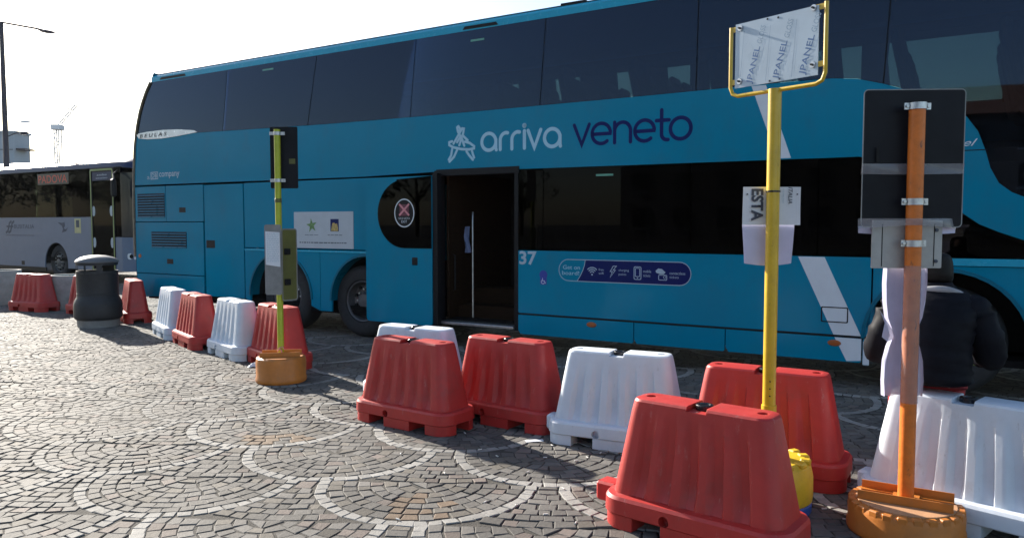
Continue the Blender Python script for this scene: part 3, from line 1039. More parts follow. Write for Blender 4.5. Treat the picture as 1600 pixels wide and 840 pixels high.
word('arriva', 2.075, 3.135, 2.432, .20, [1, 1, 1.15, .8, .8], 'decal_lightblue', .042)
word('veneto', 3.315, 4.655, 2.432, .22, [.8, 1.1, 1.1, .9, .6], 'decal_navy', .040)
# lattice emblem: two slender legs crossing through a ring
X = lambda px: 1.571 + (px - 75) / (400 - 75) * .405
Z = lambda py: 2.318 + (640 - py) / (640 - 205) * .425
em = [[(85, 612), (115, 560), (128, 480)], [(95, 638), (150, 580), (190, 490)], [(300, 520), (330, 570), (375, 628)], [(365, 520), (375, 560), (390, 602)],
      [(145, 415), (195, 330), (250, 235), (270, 240), (262, 290), (215, 440)], [(190, 215), (205, 205), (225, 235), (215, 290)],
      [(190, 215), (200, 270), (250, 370), (275, 450)], [(255, 320), (315, 385)], [(190, 400), (225, 340)],
      [(130, 385), (95, 395), (95, 430), (140, 460), (240, 490), (330, 500), (390, 490), (392, 465), (340, 420), (285, 400)]]
emb = MB()
for i, p in enumerate(em):
    ribbon(emb, [(X(a), Z(b)) for a, b in p], .031, DY - .0004 * i)
emb.build('emblem', 'decal_lightblue', bus, clean=False)
text('lettering', 'a', 'decal_pale', bus, -4.545, -4.48, 2.285, 2.335, DY)
db = MB(); ribbon(db, [(-4.445, 2.286), (-4.262, 2.289), (-4.262, 2.396), (-4.445, 2.393)], .013, DY, True); db.build('logo_box', 'decal_pale', bus, clean=False)
text('lettering', 'DB', 'decal_pale', bus, -4.425, -4.28, 2.306, 2.377, DY, bold=.012)
text('lettering', 'company', 'decal_pale', bus, -4.225, -3.70, 2.285, 2.385, DY, bold=.012)
text('fleet_number', '37', 'decal_pale', bus, 2.60, 2.835, 1.075, 1.235, DY, bold=.025)
MB().prism(circ(2.925, .965, .052, 0, 360, 24), -.002, -.0008).build('sticker', 'sticker_blue', bus)
st = MB().prism(rrect(2.882, 2.968, .85, .935, .01, 2), -.003, -.0012).build('sticker', 'sticker_blue', bus)
wc = MB(); ribbon(wc, [(2.915, .925), (2.915, .895), (2.94, .895), (2.953, .868)], .008, -.0042); ribbon(wc, circ(2.920, .883, .022, 130, 330, 12), .007, -.0036); wc.build('wheelchair_mark', 'decal_white', st, clean=False)

# passenger information pill
pz0, pz1, pm = .908, 1.150, 1.03
pill_o = [(3.28, pz0), (4.555, pz0)] + circ(4.555, pm, .121, -90, 90, 14) + [(3.25, pz1)] + circ(3.25, pm, .121, 90, 270, 14)[:-1]
pl = side('information_pill', [(3.36, pz0), (4.555, pz0)] + circ(4.555, pm, .121, -90, 90, 14) + [(3.46, pz1), (3.452, 1.09), (3.43, 1.03), (3.40, .97)], 'decal_navy', bus, -.0016, -.0004)
ol = MB(); ribbon(ol, pill_o, .008, -.0024, True); ribbon(ol, [(3.36, pz0), (3.40, .97), (3.43, 1.03), (3.452, 1.09), (3.46, pz1)], .007, -.0028, round_ends=False)
ol.build('outline', 'decal_pale', pl, clean=False)
def tx(t, x0, x1, z0, z1, m='decal_pale', y=-.0026): return text('lettering', t, m, pl, x0, x1, z0, z1, y)
tx('Get on', 3.18, 3.395, 1.04, 1.085, 'decal_lightblue'); tx('board!', 3.17, 3.385, .975, 1.02, 'decal_lightblue')
ic = MB()
for k, r in enumerate((.03, .053, .076)): ribbon(ic, circ(3.545, .992, r, 45, 135, 10), .011, -.0026)
ic.prism(circ(3.545, .988, .010, 0, 360, 10), -.0027, -.0022); ic.build('wifi_icon', 'decal_pale', pl, clean=False)
tx('free', 3.625, 3.685, 1.035, 1.06); tx('wifi', 3.625, 3.685, .995, 1.02)
ic = MB(); ribbon(ic, [(3.80, 1.09), (3.765, 1.03), (3.79, 1.03), (3.765, .965), (3.825, 1.045), (3.80, 1.045), (3.838, 1.09)], .008, -.0026, True); ic.build('charging_icon', 'decal_pale', pl, clean=False)
tx('charging', 3.865, 3.985, 1.03, 1.06); tx('points', 3.865, 3.955, .985, 1.015)
ic = MB(); ribbon(ic, rrect(4.045, 4.125, .955, 1.09, .012, 2), .008, -.0026, True); ribbon(ic, rrect(4.06, 4.11, .985, 1.075, .008, 2), .007, -.0026, True); ic.prism(circ(4.085, .97, .006, 0, 360, 8), -.0027, -.0022); ic.build('phone_icon', 'decal_pale', pl, clean=False)
tx('mobile', 4.15, 4.24, 1.03, 1.06); tx('tickets', 4.15, 4.23, .985, 1.015)
ic = MB(); ic.prism([(4.29, 1.055), (4.32, 1.08), (4.36, 1.075), (4.40, 1.04), (4.38, 1.02), (4.34, 1.02), (4.295, 1.035)], -.0027, -.0022)
ribbon(ic, rrect(4.325, 4.415, .958, 1.01, .008, 2), .007, -.0026, True); ribbon(ic, circ(4.392, .988, .014, 0, 340, 12), .005, -.0026); ic.build('card_icon', 'decal_pale', pl, clean=False)
tx('contactless', 4.445, 4.615, 1.02, 1.05); tx('tickets', 4.445, 4.545, .98, 1.005)

# white notice above the rear wheels
nt = side('notice_board', rrect(-1.135, -.005, 1.214, 1.722, .01, 2), 'notice_white', bus, -.006, -.001)
st5 = []
for k in range(10):
    a = R(90 + 36 * k + 8); rr = .105 if k % 2 == 0 else .04
    st5.append((-.785 + rr * math.cos(a), 1.53 + rr * math.sin(a)))
MB().prism(st5, -.008, -.0066).build('star_logo', 'print_green', nt)
MB().prism([(-.425, 1.45), (-.27, 1.45), (-.27, 1.62), (-.425, 1.62)], -.008, -.0066).build('crest', 'decal_navy', nt)
MB().prism([(-.415, 1.455), (-.28, 1.455), (-.285, 1.51), (-.30, 1.56), (-.335, 1.555), (-.35, 1.57), (-.385, 1.565), (-.40, 1.52)], -.0092, -.0082).build('crest_figure', 'print_gold', nt)
rp = random.Random(4)
def print_line(x0, x1, z, h):
    mb = MB(); x = x0
    while x < x1:
        l = rp.uniform(.02, .09)
        mb.quad((x, -.0072, z), (min(x + l, x1), -.0072, z), (min(x + l, x1), -.0072, z + h), (x, -.0072, z + h)); x += l + .012
    mb.build('small_print', 'print_dark', nt, clean=False)
print_line(-1.03, -.13, 1.285, .014); print_line(-.92, -.65, 1.395, .006); print_line(-.48, -.21, 1.395, .008)

# badge on the rear window, stripes, small labels
bg_ = side('maker_badge', [(-4.79, 3.02), (-4.73, 2.965), (-4.5, 2.938), (-4.1, 2.93), (-3.7, 2.945), (-3.22, 2.978), (-3.3, 3.01), (-3.7, 3.05), (-4.1, 3.065), (-4.5, 3.06), (-4.73, 3.045)], 'badge_silver', bus, -.012, -.002)
text('lettering', 'B E U L A S', 'black_trim', bg_, -4.70, -3.98, 2.968, 3.028, -.0135, italic=.2, bold=.02)
side('white_stripe', [(5.262, 2.905), (5.40, 2.905), (5.65, 2.187), (5.52, 2.187)], 'decal_white', bus, -.0016, -.0004)
side('white_stripe', [(5.735, 1.238), (5.975, 1.238), (6.31, .506), (6.07, .506)], 'decal_white', bus, -.0016, -.0004)
side('white_stripe', [(6.08, .481), (6.314, .481), (6.314, .275)  , (6.19, .262)], 'decal_white', bus, -.0016, -.0004)
side('white_stripe', [(6.33, .46), (6.384, .38), (6.384, .24), (6.33, .24)], 'decal_white', bus, -.0016, -.0004)
for s0, s1, z in ((1.915, 2.11, 3.752), (-1.735, -1.51, 3.776)):
    side('window_label', [(s0, z - .012), (s1, z - .012), (s1, z + .012), (s0, z + .012)], 'label_green', bus, .0005, .002)
side('window_label', [(3.583, 2.078), (3.79, 2.078), (3.79, 2.1), (3.583, 2.1)], 'label_green', bus, .0005, .002)
text('lettering', 'Jewel', 'decal_white', bus, 6.86, 7.19, 2.205, 2.285, DY, italic=.45)
# ---------------------------------------------------------------- silver single deck coach behind
sil = empty('single_deck_coach', (-14.469, 22.846, 0), BUS_A,
            'grey single-deck coach with red destination display, parked behind the bin', 'bus')
def sp(name, poly, m, y0=0., y1=.03, par=sil, holes=()):
    return MB().prism(poly, y0, y1, holes).build(name, m, par)
FR = 4.85
aw = arch(1.65, .42, .6, 0)
sp('body_panel', [(-6.4, .30), (1.05, .30)] + aw + [(2.25, .30), (3.46, .30), (3.46, 1.742), (-6.4, 1.742)], 'silver_paint')
sp('body_panel', [(4.56, .30), (FR, .30), (FR, 1.2), (4.56, 1.2)], 'silver_paint')
sp('lower_trim', [(-6.4, .18), (1.05, .18), (1.05, .296), (-6.4, .296)], 'black_trim', .02, .05)
for i, (a, b) in enumerate(((-6.4, -4.6), (-4.59, -2.6), (-2.59, -.6), (-.59, .66), (.67, 2.56), (2.57, 3.46))):
    sp('window_pane', [(a, 1.75), (b, 1.75), (b, 3.06), (a, 3.06)], 'door_glass' if i == 4 else 'coach_glass', .004, .01)
sp('window_pane', [(4.56, 1.21), (FR, 1.21), (FR, 3.06), (4.56, 3.06)], 'coach_glass', .004, .01)
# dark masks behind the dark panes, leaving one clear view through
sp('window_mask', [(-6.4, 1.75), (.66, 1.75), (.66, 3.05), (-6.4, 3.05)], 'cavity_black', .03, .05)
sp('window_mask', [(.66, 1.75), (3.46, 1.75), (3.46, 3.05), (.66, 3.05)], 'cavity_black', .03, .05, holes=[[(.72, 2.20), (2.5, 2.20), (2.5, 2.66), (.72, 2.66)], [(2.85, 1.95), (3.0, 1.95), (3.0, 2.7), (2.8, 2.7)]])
# roof
vs, fs = [], []
pr = [(0, 3.06), (.0, 3.1), (.05, 3.2), (.2, 3.28), (.6, 3.33), (1.25, 3.35), (1.9, 3.33), (2.3, 3.28), (2.45, 3.2), (2.5, 3.06)]
for i, s in enumerate((-6.4, -2, 2, 4.3, 4.85, 5.25, 5.45)):
    d = (0, 0, 0, 0, .02, .10, .3)[i]
    for y, z in pr:
        vs.append((s, 1.25 + (y - 1.25) * (1 - d * .5), z - d * .5))
n = len(pr)
for i in range(6):
    for j in range(n - 1):
        fs.append((i * n + j, i * n + n + j, i * n + n + j + 1, i * n + j + 1))
MB().add(vs, fs).build('roof', 'dark_blue_paint', sil)
# rounded front
plan = [(FR, .0), (5.2, .06), (5.42, .2), (5.55, .45), (5.62, 1.25), (5.55, 2.05), (5.42, 2.3), (5.2, 2.44), (FR, 2.5)]
for nm, z0, z1, m in (('front_panel', .3, 1.2, 'silver_paint'), ('windscreen', 1.21, 2.9, 'dark_window')):
    vs = [(x, y, z) for z in (z0, z1) for x, y in plan]
    k = len(plan)
    MB().add(vs, [(i, i + 1, k + i + 1, k + i) for i in range(k - 1)]).build(nm, m, sil)
h = MB().prism(rrect(.0, .42, .0, .16, .06, 4), -.02, .01).xform(Matrix.Translation((5.05, .03, .62)) @ Matrix.Rotation(R(22), 4, 'Z')).build('headlight', 'reflector', sil)
MB().prism(circ(.12, .08, .055, 0, 360, 16), -.03, -.021).xform(Matrix.Translation((5.05, .03, .62)) @ Matrix.Rotation(R(22), 4, 'Z')).build('headlight_lens', 'black_trim', h)
# far side with one row of windows, floor, ends
sp('far_side', [(-6.4, .3), (FR, .3), (FR, 2.1), (-6.4, 2.1)], 'silver_paint', 2.47, 2.5)
sp('far_side', [(-6.4, 2.75), (FR, 2.75), (FR, 3.06), (-6.4, 3.06)], 'silver_paint', 2.47, 2.5)
for a, b in ((-6.4, -2.0), (-1.9, 1.2), (1.3, FR)):
    sp('window_pane', [(a, 2.11), (b, 2.11), (b, 2.74), (a, 2.74)], 'door_glass', 2.485, 2.49)
MB().box(-6.4, FR, .06, 2.45, .5, .6).build('floor', 'interior_grey', sil)
MB().box(-6.43, -6.4, 0, 2.5, .3, 3.2).build('rear_panel', 'silver_paint', sil)
for x in (1.0, 1.9, 3.0, 3.9):
    for y in (.5, 1.9):
        mb = MB(); mb.box(x - .06, x + .06, y - .25, y + .25, 1.1, 2.28, .05); mb.box(x, x + .45, y - .25, y + .25, 1.05, 1.2, .04); mb.build('seat', 'seat_cloth', sil)
# door
dr = MB(); dr.prism([(3.46, .25), (4.56, .25), (4.56, 3.05), (3.46, 3.05)], -.012, .03, [[(3.55, .36), (4.47, .36), (4.47, 2.96), (3.55, 2.96)]])
door = dr.build('door', 'black_trim', sil)
mb = MB(); ribbon(mb, rrect(3.50, 4.52, .30, 3.01, .05, 3), .045, -.016, True); mb.build('door_seal', 'lime_trim', door, clean=False)
sp('door_glass', [(3.55, .36), (4.47, .36), (4.47, 2.96), (3.55, 2.96)], 'door_glass', .0, .006, door)
MB().prism([(3.56, 2.72), (4.46, 2.72), (4.46, 2.95), (3.56, 2.95)], -.004, -.002).build('door_sign', 'dark_blue_paint', door)
text('lettering', 'autobus', 'decal_pale', door, 3.80, 4.25, 2.85, 2.90, -.006); text('lettering', 'extraurbano', 'decal_pale', door, 3.75, 4.28, 2.77, 2.81, -.006)
for x in (3.60, 4.42):
    for z in (1.05, 1.9):
        MB().prism(circ(x, z, .07, 0, 360, 16, .14), -.008, -.003).build('door_mirror_sticker', 'notice_white', door)
MB().box(4.05, 4.45, 1.2, 1.25, 1.25, 1.75).build('yellow_panel', 'yellow_paint', sil)
# display, lettering, stickers
ld = sp('destination_display', [(.80, 2.68), (2.42, 2.68), (2.42, 2.99), (.80, 2.99)], 'led_panel', -.006, .002)
text('lettering', 'PADOVA', 'led_red', ld, .86, 2.34, 2.72, 2.94, -.009)
mb = MB()
for k, (dx, dz) in enumerate(((0, 0), (.16, .0))):
    ribbon(mb, [(-1.08 + dx, 1.30), (-.98 + dx, 1.34), (-.93 + dx, 1.45), (-.88 + dx, 1.58), (-.78 + dx, 1.63)], .07, -.002 - .0006 * k)
ribbon(mb, [(-1.03, 1.48), (-.68, 1.48)], .05, -.0034); mb.build('logo', 'print_dark', sil, clean=False)
text('lettering', 'BUSITALIA', 'print_dark', sil, -.60, .52, 1.42, 1.54, -.003)
text('lettering', 'GRUPPO FERROVIE DELLO STATO ITALIANE', 'print_dark', sil, -1.1, .52, 1.20, 1.235, -.003)
MB().prism([(1.78, 1.60), (2.02, 1.585), (2.13, 1.60), (2.15, 1.50), (2.08, 1.43), (2.2, 1.40), (2.3, 1.46), (2.2, 1.35), (2.0, 1.31), (2.05, 1.42), (2.0, 1.50)], -.004, -.001).build('bird_emblem', 'print_dark', sil)
s_ = MB().prism([(2.64, 1.30), (2.95, 1.30), (2.95, 1.70), (2.64, 1.70)], -.004, -.001).build('sticker', 'yellow_sticker', sil)
MB().prism([(2.72, 1.46), (2.87, 1.46), (2.87, 1.66), (2.72, 1.66)], -.006, -.0045).build('sticker_mark', 'print_dark', s_)
MB().box(-.25, -.08, -.004, .01, .34, .46, .003).build('flap', 'black_trim', sil)
w = wheel('wheel', 1.65, .08, sil, .47, True)
MB().lathe([(.64, .03), (.64, .7), (.01, .7)], 16, (1.65, 0, .42), 'y', 0, math.pi).build('wheel_well', 'cavity_black', sil)
MB().tube([(4.75, -.02, 2.95), (4.95, -.25, 2.85), (5.15, -.35, 2.7)], .025, 6).build('mirror_arm', 'black_trim', sil)
MB().box(5.05, 5.2, -.42, -.3, 2.25, 2.72, .04).build('mirror', 'black_trim', sil)

# ---------------------------------------------------------------- double deck coach further back, only its roof shows
far = empty('double_decker_coach', (-2.137 + 8.6 * .5183 - 27 * .8552, 10.395 + 8.6 * .8552 + 27 * .5183, 0), BUS_A,
            'blue coach of which only the pale roof shows above the grey coach', 'bus')
def fp_(name, poly, m, y0=0., y1=.03): return MB().prism(poly, y0, y1).build(name, m, far)
fa = arch(-2.0, .45, .6, 0)
fp_('body_panel', [(-9, .3), (-2.6, .3)] + fa + [(2, .3), (2, 2.0), (-9, 2.0)], 'dark_blue_paint')
for a in range(-9, 2, 2):
    fp_('window_pane', [(a + .01, 2.01), (min(a + 1.99, 2), 2.01), (min(a + 1.99, 2), 3.7), (a + .01, 3.7)], 'dark_window', .004, .01)
vs, fs = [], []
pr = [(0, 3.7), (.0, 3.78), (.05, 3.92), (.25, 4.04), (.7, 4.1), (1.25, 4.12), (1.8, 4.1), (2.25, 4.04), (2.45, 3.92), (2.5, 3.7)]
for i, s in enumerate((-9, -4, 0, 1.2, 1.8, 2.1)):
    for y, z in pr:
        vs.append((s, y, z - (0, 0, 0, .05, .2, .5)[i]))
for i in range(5):
    for j in range(9):
        fs.append((i * 10 + j, i * 10 + 10 + j, i * 10 + 11 + j, i * 10 + j + 1))
MB().add(vs, fs).build('roof', 'blue_white_paint', far)
fp_('far_side', [(-9, .3), (2, .3), (2, 3.7), (-9, 3.7)], 'dark_blue_paint', 2.47, 2.5)
MB().box(2.0, 2.05, 0, 2.5, .3, 3.6).build('windscreen', 'dark_window', far)
MB().box(-9.05, -9.0, 0, 2.5, .3, 3.7).build('rear_panel', 'dark_blue_paint', far)
wheel('wheel', -2.0, .08, far, .47, True)

# ---------------------------------------------------------------- water filled plastic barriers
BH = .66
def ring(a, b, r, z, flute=0., nside=72):
    """rounded rectangle outline with vertical flutes pressed into the long sides"""
    pts = []
    nf = 5
    def fl(x):
        t = (x / (a - r) / .93 + 1) / 2 * nf
        if t <= 0 or t >= nf: return 0.
        f = t - math.floor(t)
        # pressed band: easy slope on one flank, a sharp step on the other
        if f < .12: q = 0
        elif f < .34: q = (f - .12) / .22
        elif f < .70: q = 1
        elif f < .745: q = (.745 - f) / .045
        else: q = 0
        return q * flute
    xs = [-(a - r) + 2 * (a - r) * i / nside for i in range(nside + 1)]
    for x in xs: pts.append((x, -b + fl(x), z))
    for i in range(1, 6): t = R(-90 + 90 * i / 6); pts.append((a - r + r * math.cos(t), -b + r + r * math.sin(t), z))
    pts += [(a, -b + r, z), (a, 0, z), (a, b - r, z)]
    for i in range(1, 6): t = R(90 * i / 6); pts.append((a - r + r * math.cos(t), b - r + r * math.sin(t), z))
    for x in xs[::-1]: pts.append((x, b - fl(-x), z))
    for i in range(1, 6): t = R(90 + 90 * i / 6); pts.append((-a + r + r * math.cos(t), b - r + r * math.sin(t), z))
    pts += [(-a, b - r, z), (-a, 0, z), (-a, -b + r, z)]
    for i in range(1, 6): t = R(180 + 90 * i / 6); pts.append((-a + r + r * math.cos(t), -b + r + r * math.sin(t), z))
    return pts
def barrier_mesh():
    rings = []
    # plinth
    rings += [ring(.485, .205, .12, .072), ring(.492, .212, .12, .079), ring(.490, .210, .12, .150), ring(.480, .200, .115, .166), ring(.452, .172, .10, .170)]
    # tapering body
    zb, zt = .172, .60
    for k in range(9):
        t = k / 8
        a = .446 + (.372 - .446) * t; b = .166 + (.104 - .166) * t
        f = .030 * min(1, (1 - t) * 1.5) * min(1, .35 + t * 6)
        if t > .93: f = 0
        rings.append(ring(a, b, .075 - .02 * t, zb + (zt - zb) * t, f))
    rings += [ring(.364, .098, .06, .645), ring(.356, .090, .055, .656), ring(.342, .078, .05, BH)]
    n = len(rings[0])
    mb = MB()
    vs = [p for r_ in rings for p in r_]
    fs = []
    for i in range(len(rings) - 1):
        for j in range(n):
            fs.append((i * n + j, i * n + (j + 1) % n, (i + 1) * n + (j + 1) % n, (i + 1) * n + j))
    fs.append(tuple(range(n - 1, -1, -1)))
    fs.append(tuple((len(rings) - 1) * n + j for j in range(n)))
    mb.add(vs, fs)
    body = mb.mesh('barrier_body')
    bo = bpy.data.objects.new('tmp', body); COL.objects.link(bo)
    cut = MB()
    cut.box(-.052, .052, -.3, .3, .634, .8)
    for x in (-.295, .295):
        cut.lathe([(0.0, 0), (.026, 0), (.03, .2), (0, .2)], 20, (x, 0, .60))
    cut.lathe([(0., -.05), (.028, -.05), (.028, .05), (0, .05)], 16, (-.11, -.21, .10), 'y')
    cm = cut.mesh('cut'); co = bpy.data.objects.new('tmpc', cm); COL.objects.link(co)
    md = bo.modifiers.new('b', 'BOOLEAN'); md.operation = 'DIFFERENCE'; md.solver = 'EXACT'; md.object = co
    dg = bpy.context.evaluated_depsgraph_get()
    me = bpy.data.meshes.new_from_object(bo.evaluated_get(dg))
    bpy.data.objects.remove(bo); bpy.data.objects.remove(co)
    # feet under the plinth
    feet = MB()
    outline = rrect(-.485, .485, -.205, .205, .12, 6)
    def clip(poly, ax, lim, keep_less):
        out = []
        for i in range(len(poly)):
            p, q = poly[i], poly[(i + 1) % len(poly)]
            ip = (p[ax] <= lim) == keep_less; iq = (q[ax] <= lim) == keep_less
            if ip: out.append(p)
            if ip != iq:
                t = (lim - p[ax]) / (q[ax] - p[ax]); out.append((p[0] + (q[0] - p[0]) * t, p[1] + (q[1] - p[1]) * t))
        return out
    def foot(x0, x1, y0, y1):
        p = clip(clip(clip(clip(outline, 0, x1, True), 0, x0, False), 1, y1, True), 1, y0, False)
        feet.prism(p, 0., .0715, axis='z')
    foot(-.13, .13, -.3, .3)
    for sx in (-1, 1):
        for sy in (-1, 1):
            foot(*sorted((sx * .29, sx * .6)), *sorted((sy * .075, sy * .6)))
    fm_ = feet.mesh('feet')
    bm = bmesh.new(); bm.from_mesh(me); bm.from_mesh(fm_)
    bm.to_mesh(me); bm.free()
    return me
bmesh_base = barrier_mesh()
_cap = MB().lathe([(.0, .0), (.044, .0), (.044, .022), (.040, .026), (.030, .026), (.028, .020), (.0, .020)], 24, (0, 0, .6345)).mesh('cap')
_con = MB(); _con.box(-.60, -.478, -.055, .055, .060, .165, .012)
_con = _con.mesh('connector')
_ref = MB().box(-.604, -.6008, -.022, .022, .10, .124).mesh('reflector')
BMESH = {}
def barrier(colour, x, y, yaw, label, flip=False):
    if colour not in BMESH:
        me = bmesh_base.copy(); me.materials.clear(); me.materials.append(MATS[colour + '_plastic'])
        me.polygons.foreach_set('use_smooth', [True] * len(me.polygons)); me.set_sharp_from_angle(angle=R(24))
        c2 = _con.copy(); c2.materials.append(MATS[colour + '_plastic'])
        BMESH[colour] = (me, c2)
    me, c2 = BMESH[colour]
    e_ = empty('plastic_barrier', (x, y, 0), R(yaw), label, 'barrier', colour + ' plastic barriers in the row')
    for nm, m_, mt in (('body', me, None), ('cap', _cap, 'black_cap'), ('connector', c2, None)):
        if mt and not m_.materials: m_.materials.append(MATS[mt])
        o = bpy.data.objects.new(nm, m_); COL.objects.link(o); o.parent = e_
    if not _ref.materials: _ref.materials.append(MATS['reflector'])
    r_ = bpy.data.objects.new('reflector', _ref); COL.objects.link(r_); r_.parent = o
    o.location.x = 0 if 'nearest red plastic' in label else .062
    return e_
barrier('red', .955, 3.76, -39, 'nearest red plastic barrier, in front of the yellow pole')
barrier('red', 1.58, 4.72, -31, 'red plastic barrier behind the yellow pole, beside its yellow base')
barrier('white', 2.36, 3.92, -47, 'white plastic barrier behind the orange pole at right, person sitting on it')
barrier('white', .76, 5.36, -25, 'white plastic barrier between the middle red pair and the nearest red one')
barrier('red', -.02, 5.98, -36, 'red plastic barrier below the coach doorway, next to the single white one')
barrier('red', -.765, 5.93, -35, 'red plastic barrier in front of a white one, left of the doorway')
barrier('white', -.84, 6.68, -30, 'white plastic barrier mostly hidden behind a red one by the doorway')
barrier('red', -2.58, 8.44, -50, 'red plastic barrier right behind the orange base of the lime pole')
barrier('white', -3.27, 9.05, -49, 'white plastic barrier left of the lime pole, between two red ones')
barrier('red', -4.05, 9.82, -52, 'red plastic barrier between two white ones left of the lime pole')
barrier('white', -4.72, 10.66, -54, 'leftmost white plastic barrier, at the rear corner of the teal coach')
barrier('red', -6.10, 12.35, -57, 'red plastic barrier seen end-on just right of the bin')
barrier('red', -8.62, 13.8, -24, 'leftmost red plastic barrier, in front of the grey coach wheel')
barrier('red', -7.30, 13.2, -35, 'red plastic barrier almost hidden behind the bin')

# ---------------------------------------------------------------- litter bin
bn = empty('litter_bin', (-6.32, 11.68, 0), 0, 'dark round litter bin with a pale domed lid', 'bin')
MB().lathe([(.0, .0), (.29, .0), (.295, .10), (.30, .11)], 40).build('foot', 'plate_grey', bn)
MB().lathe([(.30, .108), (.325, .13), (.335, .16), (.335, .33), (.322, .39), (.295, .44), (.287, .47), (.287, .50), (.291, .505), (.287, .51), (.285, .80), (.289, .81), (.0, .81)], 48).build('body', 'bin_dark', bn)
mb = MB()
for a0, a1 in ((62, 100), (196, 205), (296, 312), (260, 264)):
    mb.lathe([(.285, .81), (.285, .965), (.265, .965), (.265, .81), (.285, .81)], 8, (0, 0, 0), 'z', R(a0), R(a1))
mb.build('slot_post', 'bin_dark', bn)
mb = MB(); mb.lathe([(.27, .812), (.287, .812), (.287, .845), (.27, .845), (.27, .812)], 40); mb.lathe([(.27, .93), (.287, .93), (.287, .97), (.27, .97), (.27, .93)], 40)
mb.build('collar', 'bin_dark', bn)
MB().lathe([(.27, .972), (.300, .972), (.302, .985), (.285, 1.01), (.22, 1.05), (.12, 1.075), (.0, 1.085)], 48).build('lid', 'bin_lid', bn)

# ---------------------------------------------------------------- concrete planters
def planter(x, y, r, hgt, label):
    e_ = empty('concrete_planter', (x, y, 0), 0, label, 'planter')
    MB().lathe([(.0, 0), (r * .92, 0), (r * .95, .03), (r, hgt - .02), (r * .99, hgt), (r * .84, hgt), (r * .82, hgt - .06), (0, hgt - .05)], 36).build('tub', 'concrete', e_)
    rr = random.Random(int(-x * 10)); mb = MB()
    for k in range(70):
        a = rr.uniform(0, 6.28); q = r * .8 * math.sqrt(rr.random()); px, py = q * math.cos(a), q * math.sin(a)
        hh = rr.uniform(.03, .08); w_ = rr.uniform(.004, .012); b_ = rr.uniform(0, 6.28)
        dx, dy = math.cos(b_) * w_, math.sin(b_) * w_
        mb.add([(px - dx, py - dy, hgt - .06), (px + dx, py + dy, hgt - .06), (px + rr.uniform(-.03, .03), py + rr.uniform(-.03, .03), hgt - .06 + hh)], [(0, 1, 2)])
    o = mb.build('dry_grass', 'soil', e_, clean=False); o['kind'] = 'stuff'
planter(-8.12, 14.1, .36, .62, 'round grey concrete planter between two red barriers')
planter(-10.0, 14.9, .40, .66, 'round grey concrete planter at the far left edge')

# ---------------------------------------------------------------- sign poles
def drum(parent, m, r, h_, bars=True, notch=False, yaw=0.):
    MB().lathe([(0, 0), (r * .97, 0), (r, .012), (r, .04), (r * .975, .055), (r * .985, h_ * .72), (r * .95, h_ * .88), (r * .88, h_ * .93), (0, h_ * .93)], 48).build('base', m, parent)
    top = h_ * .93
    if notch:
        MB().lathe([(r * .78, top - .03), (r * .93, top - .03), (r * .945, top - .05)], 48).build('rim_pocket', 'cavity_black', parent)
        for k in range(24):
            a = 2 * math.pi * k / 24
            b = MB().box(r * .82, r * .972, -.0235, .0235, top - .05, top + .004, .006)
            b.xform(Matrix.Rotation(a, 4, 'Z')); b.build('rim_tooth', m, parent)
        MB().lathe([(0, top - .002), (r * .84, top - .002), (r * .84, top + .008), (0, top + .008)], 40).build('top_plate', 'dusty_orange', parent)
        top += .008
    if bars:
        for sy in (-1, 1):
            b = MB()
            b.box(-r * .78, r * .78, sy * .075 - .018, sy * .075 + .018, top + .001, top + .007)
            b.box(-r * .78, r * .78, sy * .075 + sy * .012, sy * .075 + sy * .018, top + .007, top + .045)
            b.xform(Matrix.Rotation(yaw, 4, 'Z')); b.build('base_bar', m, parent)
        b = MB().box(-.06, .06, -.075, .075, top + .0075, top + .0135); b.xform(Matrix.Rotation(yaw, 4, 'Z')); b.build('base_bar', m, parent)
def clamp(parent, r, z, wdt, yaw=0., m='galvanised', dy=0):
    """band round the pole with two ears bolted to the plate behind"""
    b = MB()
    b.lathe([(r + .001, -.016), (r + .005, -.016), (r + .005, .016), (r + .001, .016)], 20, (0, 0, z), 'z', R(180), R(360))
    for sx in (-1, 1):
        b.box(sx * (r + .002) if sx > 0 else -wdt, wdt if sx > 0 else -(r + .002), -.004, .002, z - .016, z + .016)
        b.lathe([(0, -.012), (.008, -.012), (.008, -.004), (0, -.004)], 6, (sx * (r + wdt) / 2, 0, z), 'y')
    b.xform(Matrix.Rotation(yaw, 4, 'Z'))
    return b.build('clamp', m, parent)

# lime pole by the coach rear
p1 = empty('bus_stop_pole', (-2.29, 7.55, 0), 0, 'lime-yellow sign pole with dark plate and timetable boards on an orange base', 'sign pole')
drum(p1, 'orange_plastic', .245, .27, True, False, R(10))
MB().tube([(0, 0, .24), (0, 0, 2.47)], .0305, 16).build('pole', 'lime_paint', p1)
MB().lathe([(.031, -.02), (.033, -.018), (.033, .018), (.031, .02)], 16, (0, 0, 1.78)).build('sleeve', 'plate_olive', p1)
pb = MB().prism(rrect(-.085, .185, 1.90, 2.50, .012, 3), .045, .052).build('plate', 'plate_dark', p1)
MB().prism([(.10, 2.14), (.16, 2.14), (.16, 2.19), (.10, 2.19)], .0425, .0435).build('plate_sticker', 'plate_olive', pb)
clamp(p1, .031, 2.43, .075); clamp(p1, .031, 1.975, .075)
b1 = MB().prism(rrect(0, .17, .86, 1.545, .02, 3), -.004, .004, ()).xform(Matrix.Translation((-.125, -.05, 0)) @ Matrix.Rotation(R(-8), 4, 'Z')).build('timetable_board', 'plate_grey', p1)
MB().prism([(.012, 1.155), (.16, 1.135), (.158, 1.47), (.012, 1.48)], -.008, -.006).xform(Matrix.Translation((-.125, -.05, 0)) @ Matrix.Rotation(R(-8), 4, 'Z')).build('timetable_sheet', 'paper', b1)
mb = MB(); rp = random.Random(9)
